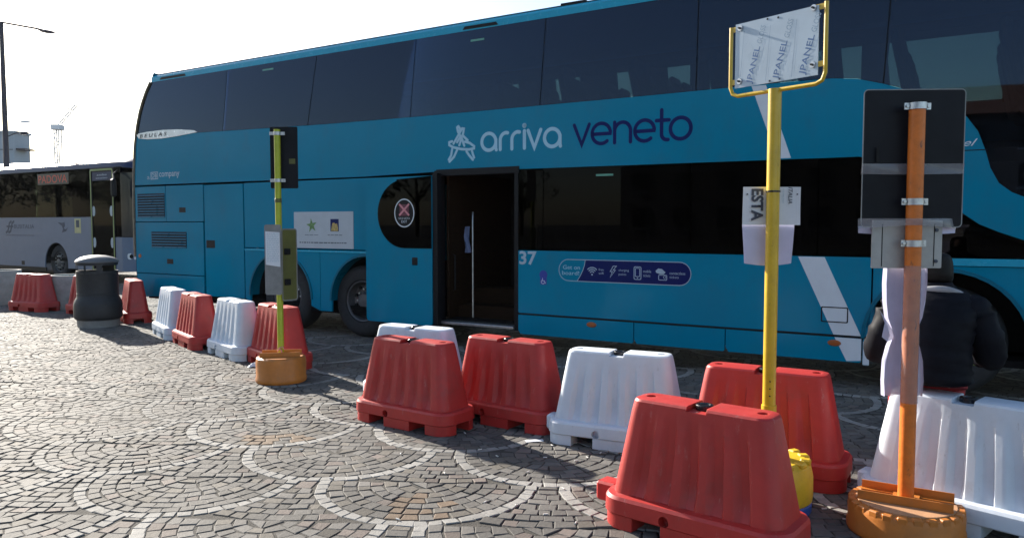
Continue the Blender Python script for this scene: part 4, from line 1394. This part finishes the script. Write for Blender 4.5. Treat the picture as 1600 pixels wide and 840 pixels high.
for k in range(16):
    z = 1.455 - .018 * k; x = .025
    while x < .145:
        l = rp.uniform(.008, .03); mb.quad((x, -.0088, z), (min(x + l, .15), -.0088, z), (min(x + l, .15), -.0088, z + .006), (x, -.0088, z + .006)); x += l + .006
mb.xform(Matrix.Translation((-.125, -.05, 0)) @ Matrix.Rotation(R(-8), 4, 'Z')).build('timetable_print', 'decal_pale', b1, clean=False)
b2 = MB().prism(rrect(0, .17, .80, 1.50, .02, 3), -.004, .004).xform(Matrix.Translation((.035, -.03, 0)) @ Matrix.Rotation(R(52), 4, 'Z')).build('timetable_board', 'plate_olive', p1)
mb = MB(); ribbon(mb, rrect(0, .17, .80, 1.50, .02, 3), .012, -.0056, True); mb.xform(Matrix.Translation((.035, -.03, 0)) @ Matrix.Rotation(R(52), 4, 'Z')).build('board_edge', 'plate_grey', b2, clean=False)
for z in (1.28, .98):
    MB().box(.02, .09, -.02, -.006, z - .03, z + .03, .004).xform(Matrix.Translation((.035, -.03, 0)) @ Matrix.Rotation(R(52), 4, 'Z')).build('board_bracket', 'black_trim', b2)
mb = MB(); mb.tube([(-.02, -.05, .30), (.0, -.045, .33), (.02, -.05, .31), (.03, -.06, .26)], .006, 6); mb.tube([(-.01, -.04, .33), (.03, -.035, .345), (.045, -.04, .32)], .005, 6)
mb.build('ribbon_tie', 'print_pink', p1)

# yellow pole
p2 = empty('bus_stop_pole', (1.405, 4.15, 0), 0, 'bright yellow sign pole with tilted panel frame and taped card', 'sign pole')
MB().lathe([(0, 0), (.225, 0), (.23, .01), (.23, .05), (.222, .058)], 40).build('base_rim', 'blue_plastic', p2)
MB().lathe([(.222, .056), (.232, .066), (.236, .10), (.234, .20), (.222, .255), (.19, .285), (.0, .29)], 48).build('base', 'yellow_plastic', p2)
for k in range(14):
    a = 2 * math.pi * k / 14
    MB().box(.165, .222, -.025, .025, .262, .292, .008).xform(Matrix.Rotation(a, 4, 'Z')).build('rim_tooth', 'yellow_plastic', p2)
MB().tube([(0, 0, .28), (0, 0, .565)], .040, 20).build('socket', 'yellow_paint', p2)
MB().tube([(0, 0, .56), (0, 0, 2.27)], .0345, 20).build('pole', 'yellow_paint', p2)
for z in (.62, .70, .66):
    MB().lathe([(0, -.037), (.004, -.037), (.004, -.03)], 8, (-.008, 0, z), 'y').build('pole_hole', 'cavity_black', p2)
# frame: local u axis runs along the panel (right end nearer the camera)
FA = math.atan2(-.40, .31)
fr_ = empty('panel_frame', (0, 0, 0), FA); fr_.parent = p2
w2, zt_, zb_ = .285, 2.665, 2.262
mb = MB(); mb.tube([(-w2, 0, zt_ - .02), (-w2, 0, zb_ + .05), (-w2 + .015, 0, zb_ + .015), (-w2 + .05, 0, zb_), (w2 - .05, 0, zb_), (w2 - .015, 0, zb_ + .015), (w2, 0, zb_ + .05), (w2, 0, zt_)], .011, 10)
mb.build('frame_bar', 'yellow_paint', fr_)
for sx, z in ((-1, zt_ - .035), (-1, 2.34), (1, zt_ - .02), (1, 2.36)):
    b = MB(); b.box(*sorted((sx * (w2 - .005), sx * (w2 - .075))), -.004, .004, z - .014, z + .014); b.build('frame_tab', 'yellow_paint', fr_)
    b = MB(); b.lathe([(0, -.026), (.006, -.026), (.006, -.010)], 8, (sx * (w2 - .065), 0, z), 'y'); b.build('bolt', 'black_cap', fr_)
    b = MB(); b.lathe([(.0, -.014), (.016, -.014), (.017, -.008), (.0, -.008)], 14, (sx * (w2 - .065), 0, z), 'y'); b.build('washer', 'galvanised', fr_)
pn = MB().prism([(-.252, 2.305), (.248, 2.305), (.248, 2.655), (-.252, 2.655)], -.007, -.003).build('panel', 'film_blue', fr_)
for k, x in enumerate((-.155, .01, .165)):
    me = text_mesh('JPANEL', 0, .20, 0, .046, 0, bold=.012); M_ = Matrix.Translation((x, -.0085, 2.318)) @ Matrix.Rotation(R(-74), 4, 'Y') @ Matrix.Translation((0, 0, -.021))
    me.transform(M_); link_mesh('lettering', me, 'print_blue', pn, smooth=False)
    me = text_mesh('GLOSS', .215, .31, .008, .040, 0, italic=.1); me.transform(M_); link_mesh('lettering', me, 'film_text', pn, smooth=False)
    mb = MB(); ribbon(mb, [(x - .065, 2.315), (x - .04, 2.61)], .002, -.0078, round_ends=False); mb.build('film_line', 'film_text', pn, clean=False)
for x, z in ((-.05, 2.645), (.015, 2.64), (-.03, 2.315), (.03, 2.318)):
    MB().lathe([(0, -.0085), (.006, -.0085), (.006, -.007)], 8, (x, 0, z), 'y').build('rivet', 'black_cap', pn)
# the card tied behind the pole and the plastic pouch under it
def sheet(name, x0, x1, z0, z1, y, m, parent, bow=.02, taper=0., nx=10, nz=6, sag=0., th=.0012, seed=1):
    rr = random.Random(seed); vs, fs = [], []
    for side_ in (0, 1):
        for j in range(nz + 1):
            for i in range(nx + 1):
                u_ = i / nx; v_ = j / nz
                x = x0 + (x1 - x0) * u_; x = (x0 + x1) / 2 + (x - (x0 + x1) / 2) * (1 - taper * (1 - v_))
                z = z0 + (z1 - z0) * v_ - sag * math.sin(math.pi * u_) * (1 - v_)
                yy = y + bow * ((2 * u_ - 1) ** 2) + .004 * math.sin(5 * u_ + 3 * v_ + seed) + side_ * th
                vs.append((x, yy, z))
    n_ = (nx + 1) * (nz + 1)
    for j in range(nz):
        for i in range(nx):
            a = j * (nx + 1) + i
            fs.append((a, a + 1, a + nx + 2, a + nx + 1)); fs.append((n_ + a, n_ + a + nx + 1, n_ + a + nx + 2, n_ + a + 1))
    return MB().add(vs, fs).build(name, m, parent, clean=False, angle=60)
cd = sheet('card', -.145, .170, 1.545, 1.752, .048, 'paper', p2, .006)
me = text_mesh('ESTA', 0, .175, 0, .066, 0, bold=.035); me.transform(Matrix.Translation((-.098, .042, 1.742)) @ Matrix.Rotation(R(90), 4, 'Y') @ Matrix.Translation((0, 0, -.005))); link_mesh('lettering', me, 'print_dark', cd, smooth=False)
me = text_mesh('ITALIA', 0, .09, 0, .022, 0, italic=.2, bold=.02); me.transform(Matrix.Translation((.098, .042, 1.75)) @ Matrix.Rotation(R(90), 4, 'Y')); link_mesh('lettering', me, 'print_dark', cd, smooth=False)
me = text_mesh('RETE FERROVIARIA', 0, .08, 0, .008, 0); me.transform(Matrix.Translation((.066, .042, 1.742)) @ Matrix.Rotation(R(90), 4, 'Y')); link_mesh('lettering', me, 'decal_pale', cd, smooth=False)
me = text_mesh('DEP', 0, .11, 0, .05, 0, bold=.035); me.transform(Matrix.Translation((-.022, .042, 1.735)) @ Matrix.Rotation(R(90), 4, 'Y')); link_mesh('lettering', me, 'print_dark', cd, smooth=False)
for x in (-.125, .147):
    MB().lathe([(0, .0405), (.004, .0405), (.004, .046)], 8, (x, 0, 1.712), 'y').build('punched_hole', 'cavity_black', cd)
sheet('plastic_pouch', -.142, .142, 1.335, 1.548, .055, 'plastic_sheet', p2, .01, .09, 12, 8, .012, .004, 4)
MB().lathe([(.0345, -.005), (.0385, -.004), (.0385, .004), (.0345, .005)], 20, (0, 0, 1.725)).build('cable_tie', 'black_cap', p2)

# orange pole on the right
p3 = empty('bus_stop_pole', (1.985, 3.80, 0), 0, 'scuffed orange sign pole with big dark plate and wrapped plastic', 'sign pole')
drum(p3, 'orange_plastic', .272, .165, True, True, R(-31))
MB().tube([(0, 0, .145), (0, 0, 2.135)], .038, 20).build('pole', 'orange_paint', p3)
pl3 = MB().prism(rrect(-.235, .255, 1.535, 2.215, .02, 4), .052, .060).xform(Matrix.Rotation(R(-3), 4, 'Z')).build('plate', 'plate_dark', p3)
mb = MB(); ribbon(mb, rrect(-.235, .255, 1.535, 2.215, .02, 4), .005, .0512, True); mb.xform(Matrix.Rotation(R(-3), 4, 'Z')).build('plate_edge', 'plate_grey', pl3, clean=False)
for x in (-.165, .195):
    MB().box(x - .006, x + .006, .046, .0515, 1.86, 1.93).build('plate_slot', 'cavity_black', pl3)
clamp(p3, .038, 2.125, .065); clamp(p3, .038, 1.66, .065)
sheet('clear_tape', -.242, .258, 1.80, 1.85, .046, 'tape_clear', p3, .001, 0, 14, 3, .004, .0008, 2).rotation_euler = (0, 0, R(-3))
sheet('plastic_wrap', -.25, .235, 1.525, 1.578, -.045, 'tape_clear', p3, .10, 0, 14, 3, -.02, .0008, 6)
sheet('plastic_hem', -.245, .25, 1.505, 1.54, .064, 'plastic_sheet', p3, .004, .02, 14, 3, .01, .003, 8)
gp = MB().prism(rrect(-.185, .165, 1.33, 1.57, .006, 2), .041, .049).build('metal_box', 'box_grey', p3)
for x in (-.135, .125):
    MB().box(x - .002, x + .002, .0395, .0412, 1.34, 1.55).build('fold_line', 'cavity_black', gp)
for x, z in ((.135, 1.52), (.135, 1.365)):
    MB().lathe([(0, .034), (.009, .034), (.009, .042)], 8, (x, 0, z), 'y').build('bolt', 'print_dark', gp)
clamp(p3, .038, 1.455, .062)
# white sheet bound round the pole, pinched at the waist
vs, fs = [], []
levels = [1.338, 1.25, 1.16, 1.08, 1.03, .985, .93, .86, .76, .68]
wid = [.100, .104, .100, .088, .068, .056, .078, .094, .098, .094]
for z, w_ in zip(levels, wid):
    for i in range(13):
        a = math.pi * i / 12
        vs.append((-w_ * math.cos(a) - .004, .045 + .03 * math.sin(a) + .006 * math.sin(3 * i + z * 9), z + .004 * math.sin(i * 1.3)))
    for i in range(13):
        a = math.pi * i / 12
        vs.append((w_ * math.cos(a) - .004, .085 - .012 * math.sin(a) + .03 * math.sin(a), z))
for j in range(len(levels) - 1):
    for i in range(26):
        fs.append((j * 26 + i, j * 26 + (i + 1) % 26, (j + 1) * 26 + (i + 1) % 26, (j + 1) * 26 + i))
MB().add(vs, fs).build('wrapped_sheet', 'plastic_sheet', p3, clean=False, angle=70)
vs, fs = [], []
for j, z in enumerate((.66, .8, .95, 1.1, 1.25, 1.345)):
    for i in range(17):
        a = 2 * math.pi * i / 16; vs.append((.0405 * math.cos(a) + .002 * math.sin(j * 3 + i), .0405 * math.sin(a), z))
for j in range(5):
    for i in range(16): fs.append((j * 17 + i, j * 17 + i + 1, j * 17 + 18 + i, j * 17 + 17 + i))
MB().add(vs, fs).build('clear_tape', 'tape_clear', p3, clean=False)
mb = MB(); mb.add([(-.075, .03, 1.02), (-.13, .0, 1.06), (-.145, -.005, .99), (-.11, .005, .965), (-.07, .02, .98), (-.15, .01, 1.12)], [(0, 1, 2), (0, 2, 3), (0, 3, 4), (0, 5, 1)])
mb.build('tape_tail', 'plastic_sheet', p3, clean=False)

# ---------------------------------------------------------------- person sitting on the white barrier, back turned
per = empty('person', (2.265, 4.09, 0), R(-24), 'person in dark jacket sitting with back turned on white barrier at right', 'person')
def skin_mesh(name, nodes, edges, m, parent, sub=2, root=0):
    me = bpy.data.meshes.new(name)
    me.from_pydata([n_[:3] for n_ in nodes], edges, [])
    o = bpy.data.objects.new(name, me); COL.objects.link(o)
    sk = o.modifiers.new('s', 'SKIN'); sk.use_smooth_shade = True
    for i, d in enumerate(me.skin_vertices[0].data):
        r_ = nodes[i][3]; d.radius = r_ if isinstance(r_, tuple) else (r_, r_); d.use_root = (i == root)
    ss = o.modifiers.new('u', 'SUBSURF'); ss.levels = sub; ss.render_levels = sub
    dg = bpy.context.evaluated_depsgraph_get()
    me2 = bpy.data.meshes.new_from_object(o.evaluated_get(dg))
    bpy.data.objects.remove(o)
    me2.name = name; me2.materials.clear()
    return link_mesh(name, me2, m, parent, angle=80)
J = [(0, 0, .78, (.13, .10)), (0, .0, .92, (.12, .09)), (0, .03, 1.06, (.12, .085)), (0, .07, 1.155, (.08, .07)), (0, .10, 1.20, .045), (0, .13, 1.26, .06), (0, .15, 1.335, (.075, .09)), (0, .155, 1.385, (.055, .065)),
     (-.15, .06, 1.12, .05), (-.27, .05, .92, .04), (-.20, .27, .82, .034), (-.17, .33, .81, .034), (.15, .06, 1.12, .05), (.27, .05, .92, .04), (.20, .27, .82, .034), (.17, .33, .81, .034),
     (-.09, .03, .745, .075), (-.13, .42, .60, .055), (-.13, .42, .12, .04), (-.13, .54, .05, .033), (.09, .03, .745, .075), (.13, .42, .60, .055), (.13, .42, .12, .04), (.13, .54, .05, .033)]
E_ = [(0, 1), (1, 2), (2, 3), (3, 4), (4, 5), (5, 6), (6, 7), (3, 8), (8, 9), (9, 10), (10, 11), (3, 12), (12, 13), (13, 14), (14, 15), (0, 16), (16, 17), (17, 18), (18, 19), (0, 20), (20, 21), (21, 22), (22, 23)]
body = skin_mesh('body', J, E_, 'skin', per)
for sx in (-1, 1):       # fingers resting over the thighs
    for k in range(5):
        bx, by, bz = sx * (.17 + (k - 2) * .017), .335, .815
        L_ = (.05, .07, .075, .07, .055)[k] * .9
        dx = (k - 2) * .004 * sx
        if (sx < 0 and k == 4) or (sx > 0 and k == 0):
            pts = [(bx, by - .03, bz), (bx - sx * .03, by, bz - .005), (bx - sx * .035, by + .03, bz - .02)]
        else:
            pts = [(bx, by, bz), (bx + dx, by + L_ * .5, bz - .006), (bx + dx * 2, by + L_ * .9, bz - .028)]
        MB().tube(pts, [.010, .009, .007], 8).build('finger', 'skin', body)

def jacket():
    """quilted jacket as a lofted trunk with sleeves that hang from the shoulders"""
    rr = random.Random(31)
    mb = MB()
    def loft(rows, n=40, wr=.006, seed=0, cap=True):
        vs, fs = [], []
        for j, (c, ax, bx, X_, Y_) in enumerate(rows):
            for i in range(n):
                a = 2 * math.pi * i / n
                k = 1 + wr * math.sin(3 * a + j * 1.9 + seed) + wr * .8 * math.sin(7 * a - j * 2.7 + seed * 2)
                p = Vector(c) + Vector(X_) * ax * k * math.cos(a) + Vector(Y_) * bx * k * math.sin(a)
                vs.append(p)
        for j in range(len(rows) - 1):
            for i in range(n):
                fs.append((j * n + i, j * n + (i + 1) % n, (j + 1) * n + (i + 1) % n, (j + 1) * n + i))
        if cap:
            fs.append(tuple(range(n - 1, -1, -1))); fs.append(tuple((len(rows) - 1) * n + i for i in range(n)))
        mb.add(vs, fs)
    ux, uy = (1, 0, 0), (0, 1, 0)
    prof = [(.705, .165, .125, -.02), (.725, .182, .14, -.03), (.79, .18, .14, -.03), (.86, .175, .14, -.03), (.94, .18, .14, -.015), (1.02, .20, .145, .0), (1.09, .205, .14, .02), (1.145, .195, .125, .045), (1.185, .16, .10, .07), (1.21, .105, .085, .09), (1.235, .085, .08, .10)]
    rows = []
    for q in range(len(prof) - 1):
        z0, a0, b0, y0 = prof[q]; z1, a1, b1, y1 = prof[q + 1]
        for t in (0, .25, .5, .75):
            zz = z0 + (z1 - z0) * t
            puff = .0025 * math.sin((zz - .705) / .11 * 2 * math.pi) if zz < 1.12 else 0
            rows.append(((0, y0 + (y1 - y0) * t, zz), a0 + (a1 - a0) * t + puff, b0 + (b1 - b0) * t + puff, ux, uy))
    rows.append(((0, .10, 1.235), .085, .08, ux, uy))
    loft(rows, 48, .02, 1)
    for sx in (-1, 1):
        path = [(sx * .12, .055, 1.135), (sx * .165, .05, 1.115), (sx * .20, .04, 1.05), (sx * .232, .02, .98), (sx * .258, .02, .91), (sx * .268, .06, .855), (sx * .255, .15, .84), (sx * .235, .22, .83), (sx * .205, .285, .82)]
        rad = [.055, .09, .09, .082, .078, .075, .066, .058, .048]
        rows = []
        for q in range(len(path) - 1):
            for t in (0, .33, .66):
                c = Vector(path[q]).lerp(Vector(path[q + 1]), t)
                d = (Vector(path[min(q + 2, len(path) - 1)]) - Vector(path[max(q - 1, 0)])).normalized()
                X_ = d.cross(Vector((0, .3, 1))).normalized() if abs(d.z) < .9 else d.cross(Vector((0, 1, 0))).normalized()
                Y_ = X_.cross(d).normalized()
                r_ = rad[q] + (rad[q + 1] - rad[q]) * t + .004 * math.sin(q * 4 + t * 6)
                rows.append((c, r_, r_, X_, Y_))
        loft(rows, 24, .03, sx * 2)
    return mb.build('jacket', 'jacket', per, clean=False, angle=60)
jk = jacket()
TR = [(0, .0, .755, (.15, .11)), (0, -.01, .69, (.175, .15)), (-.09, .10, .735, .10), (-.13, .42, .60, .078), (-.13, .42, .35, .066), (-.13, .42, .14, .06), (.09, .10, .735, .10), (.13, .42, .60, .078), (.13, .42, .35, .066), (.13, .42, .14, .06)]
skin_mesh('trousers', TR, [(0, 1), (0, 2), (2, 3), (3, 4), (4, 5), (0, 6), (6, 7), (7, 8), (8, 9)], 'trousers_red', per)
for sx in (-1, 1):
    skin_mesh('shoe', [(sx * .13, .40, .075, (.05, .055)), (sx * .13, .50, .05, (.05, .045)), (sx * .13, .60, .035, (.045, .035))], [(0, 1), (1, 2)], 'shoe', per)
skin_mesh('hair', [(0, .085, 1.21, (.10, .07)), (0, .11, 1.28, (.10, .10)), (0, .13, 1.35, (.10, .105)), (0, .14, 1.395, (.078, .085))], [(0, 1), (1, 2), (2, 3)], 'hair', per)
skin_mesh('collar', [(-.07, .005, 1.20, .016), (.0, -.012, 1.205, .02), (.06, .0, 1.20, .022), (.12, .03, 1.18, .018), (.16, .05, 1.145, .012)], [(0, 1), (1, 2), (2, 3), (3, 4)], 'collar_white', jk)
MB().lathe([(.056, -.014), (.064, -.008), (.064, .008), (.056, .014)], 14).xform(Matrix.Translation((.238, .215, .832)) @ Matrix.Rotation(R(80), 4, 'X')).build('wristband', 'wrist_green', jk)

# ---------------------------------------------------------------- litter on the stones
def crumple(name, x, y, w_, d_, h_, m, label, seed, yaw=0):
    rr = random.Random(seed); vs, fs = [], []
    n_ = 7
    for j in range(n_ + 1):
        for i in range(n_ + 1):
            u_, v_ = i / n_ - .5, j / n_ - .5
            vs.append((u_ * w_ + rr.uniform(-.1, .1) * w_ / n_, v_ * d_ + rr.uniform(-.1, .1) * d_ / n_, .004 + max(0, h_ * (1 - 3 * (u_ * u_ + v_ * v_))) * rr.uniform(.4, 1)))
    for j in range(n_):
        for i in range(n_):
            a = j * (n_ + 1) + i; fs.append((a, a + 1, a + n_ + 2, a + n_ + 1))
    o = MB().add(vs, fs).build(name, m, None, clean=False, angle=15); o.location = (x, y, 0); o.rotation_euler = (0, 0, R(yaw))
    return tag(o, label, 'litter')
crumple('paper_scrap', -2.80, 8.28, .13, .1, .05, 'paper', 'crumpled white paper scrap beside the white barrier foot near the orange base', 3)
crumple('paper_scrap', .16, 5.42, .13, .055, .006, 'paper', 'flat white paper slip between red and white barriers', 5, 12)
rr = random.Random(12)
bt = MB().tube([(-.013, 0, .006), (.013, 0, .006)], .0042, 6).mesh('cigarette_butt'); bt.materials.append(MATS['butt_white'])
spots = [(.36, 5.45), (.28, 5.30), (.50, 5.02), (.42, 4.95), (.22, 5.02), (.60, 5.12), (.10, 4.72), (-.05, 4.55), (.30, 4.42), (-.42, 4.70), (-.75, 5.10), (-.35, 5.62), (-.22, 5.20), (.02, 4.15), (.46, 4.35), (-1.1, 4.6), (.18, 4.02), (-.6, 3.95), (.45, 5.36), (-.1, 5.05), (-.15, 4.2), (.33, 3.9), (1.75, 3.95), (1.7, 4.1), (-1.45, 5.2)]
for x, y in spots:
    o = bpy.data.objects.new('cigarette_butt', bt); COL.objects.link(o); o.location = (x, y, 0); o.rotation_euler = (0, 0, rr.uniform(0, 3.1))
    tag(o, 'small white cigarette butt lying on the cobbles', 'litter', 'cigarette butts on the cobbles')

# ---------------------------------------------------------------- background: lamp post, building, crane
lp = empty('street_lamp', (-19.62, 30.0, 0), 0, 'tall dark street lamp post with long arms at far left', 'lamp post')
MB().tube([(0, 0, 0), (0, 0, 9.3)], [.13, .07], 12).build('post', 'lamp_steel', lp)
MB().tube([(-2.0, 0, 9.15), (0, 0, 9.28), (1.3, .0, 9.05), (1.75, 0, 8.95)], .035, 8).build('arm', 'lamp_steel', lp)
for sx in (-1, 1):
    b = MB().lathe([(.0, -.08), (.06, -.06), (.10, 0), (.06, .05), (0, .06)], 14).xform(Matrix.Translation((sx * 1.75, 0, 8.93 if sx > 0 else 9.12)) @ Matrix.Rotation(R(8), 4, 'Y') @ Matrix.Diagonal((3.4, 1.4, .9, 1))); b.build('lantern', 'lamp_steel', lp)
MB().tube([(0, 0, 4.9), (.45, 0, 5.08), (.65, 0, 5.1)], .02, 6).build('arm', 'lamp_steel', lp)
MB().box(.6, .85, -.08, .08, 5.0, 5.12, .03).build('lantern', 'lamp_steel', lp)

bl = empty('office_building', (-84.5, 118, 0), 0, 'pale grey flat-roofed building with projecting ledges behind the far-left lamp post', 'building')
MB().box(-14, 8.5, 0, 4, 0, 15.4).build('wall', 'facade_grey', bl)
for z in (4.0, 7.4, 10.2, 12.9):
    MB().box(8.5, 9.9, .5, 3, z, z + .25).build('ledge', 'lamp_steel', bl)
    mb = MB().box(-14, 8.4, -.06, -.005, z - .05, z + .05); mb.build('cladding_joint', 'lamp_steel', bl)
MB().box(-14.2, 8.7, -.2, 4.2, 15.4, 15.75).build('parapet', 'facade_grey', bl)
for x in range(-13, 8, 3):
    for z in (1.2, 4.8, 8.0):
        MB().box(x, x + 1.8, -.03, .02, z, z + 1.5).build('window', 'dark_window', bl)

cr = empty('tower_crane', (-88, 150, 0), 0, 'pale tower crane with raised jib far behind the grey coach', 'crane')
mb = MB()
for sx in (-.45, .45):
    for sy in (-.45, .45):
        mb.tube([(sx, sy, 0), (sx, sy, 20)], .13, 5)
for k in range(14):
    z = k * 1.43; s_ = 1 if k % 2 else -1
    mb.tube([(-.45 * s_, -.45, z), (.45 * s_, -.45, z + 1.43)], .06, 4); mb.tube([(-.45, -.45 * s_, z), (-.45, .45 * s_, z + 1.43)], .06, 4)
mb.build('mast', 'crane_steel', cr)
MB().box(-.8, .9, -1, 1, 19.7, 20.7, .1).build('cab', 'crane_steel', cr)
mb = MB(); mb.tube([(.5, -.4, 20.8), (3.9, -.4, 24.6)], .12, 5); mb.tube([(.5, .4, 20.8), (3.9, .4, 24.6)], .12, 5); mb.tube([(.3, 0, 21.8), (3.7, 0, 25.2)], .10, 5)
for k in range(6): t = k / 6; mb.tube([(.5 + 3.4 * t, -.4, 20.8 + 3.8 * t), (.5 + 3.4 * (t + .16), .4, 20.8 + 3.8 * (t + .16))], .05, 4)
mb.build('jib', 'crane_steel', cr)
mb = MB(); mb.tube([(-.5, 0, 21), (-6.5, 0, 21.4)], .12, 5); mb.box(-6.8, -5.6, -.5, .5, 21.1, 21.5, .05); mb.build('counter_jib', 'crane_steel', cr)

# ---------------------------------------------------------------- what the coach windows mirror: trees and a house row beyond the piazza
def tree(x, y, h_, r_, label, seed):
    rr = random.Random(seed)
    e_ = empty('plane_tree', (x, y, 0), 0, label, 'tree', 'trees beyond the piazza')
    tr = MB(); tr.tube([(0, 0, 0), (.1, 0, h_ * .3), (0, .1, h_ * .6), (.1, 0, h_ * .85)], [.35, .28, .18, .06], 8)
    for k in range(6):
        a = rr.uniform(0, 6.28); z = h_ * rr.uniform(.3, .6); tr.tube([(0, 0, z), (r_ * .4 * math.cos(a), r_ * .4 * math.sin(a), z + h_ * .15), (r_ * .75 * math.cos(a), r_ * .75 * math.sin(a), z + h_ * .25)], [.14, .09, .03], 6)
    tr.build('trunk', 'bark', e_)
    mb = MB()
    cl = [(rr.gauss(0, r_ * .5), rr.gauss(0, r_ * .5), h_ * rr.uniform(.42, .92), rr.uniform(.6, 1.3)) for _ in range(26)]
    for cx, cy, cz, cr_ in cl:
        for k in range(60):
            d = Vector((rr.gauss(0, 1), rr.gauss(0, 1), rr.gauss(0, .8))).normalized() * cr_ * rr.uniform(.6, 1.1)
            p = Vector((cx, cy, cz)) + d; s_ = rr.uniform(.14, .28)
            a = Vector((rr.gauss(0, 1), rr.gauss(0, 1), rr.gauss(0, 1))).normalized(); b = a.orthogonal().normalized()
            mb.add([p - a * s_, p + b * s_ * .6, p + a * s_, p - b * s_ * .6], [(0, 1, 2, 3)])
    mb.build('crown', 'leaf', e_, clean=False)
for k in range(17):
    x = -80 - (k * 29 % 7) * 1.3; y = -34 + k * 6.6
    tree(x, y, 8.5 + (k * 37 % 5) * .9, 3.9 + (k % 3) * .5, 'leafy tree mirrored in the upper rear windows of the teal coach', 20 + k)
hb = empty('town_house', (-34, -36, 0), R(-42), 'pale house block with brown tiled roof mirrored in the coach windows', 'building')
MB().box(-16, 16, -6, 0, 0, 9.5).build('wall', 'facade_pale', hb)
MB().add([(-16.6, -6.6, 9.5), (16.6, -6.6, 9.5), (16.6, .6, 9.5), (-16.6, .6, 9.5), (-14, -3, 12), (14, -3, 12)], [(0, 1, 5, 4), (2, 3, 4, 5), (1, 2, 5), (3, 0, 4), (3, 2, 1, 0)]).build('roof', 'roof_tile', hb)
for i in range(9):
    for z in (1.2, 4.2, 7.0):
        w_ = MB().box(-15 + i * 3.5, -13.6 + i * 3.5, .0, .06, z, z + 1.7).build('window', 'dark_window', hb)
        MB().box(-15.1 + i * 3.5, -13.5 + i * 3.5, .0, .16, z - .12, z - .005).build('sill', 'facade_grey', w_)

# ---------------------------------------------------------------- air
hz = MB().box(-125, 60, -75, 200, -1.2, 40).build('haze', None)
hm = bpy.data.materials.new('haze_air'); hm.use_nodes = True
ht = hm.node_tree
for x in list(ht.nodes):
    if x.type != 'OUTPUT_MATERIAL': ht.nodes.remove(x)
pv = ht.nodes.new('ShaderNodeVolumePrincipled')
pv.inputs['Color'].default_value = (.92, .94, 1, 1); pv.inputs['Density'].default_value = .00012; pv.inputs['Anisotropy'].default_value = .1
ht.links.new(pv.outputs[0], [x for x in ht.nodes if x.type == 'OUTPUT_MATERIAL'][0].inputs['Volume'])
hz.data.materials.append(hm); hz['kind'] = 'stuff'; hz['label'] = 'thin bright morning haze in the air'
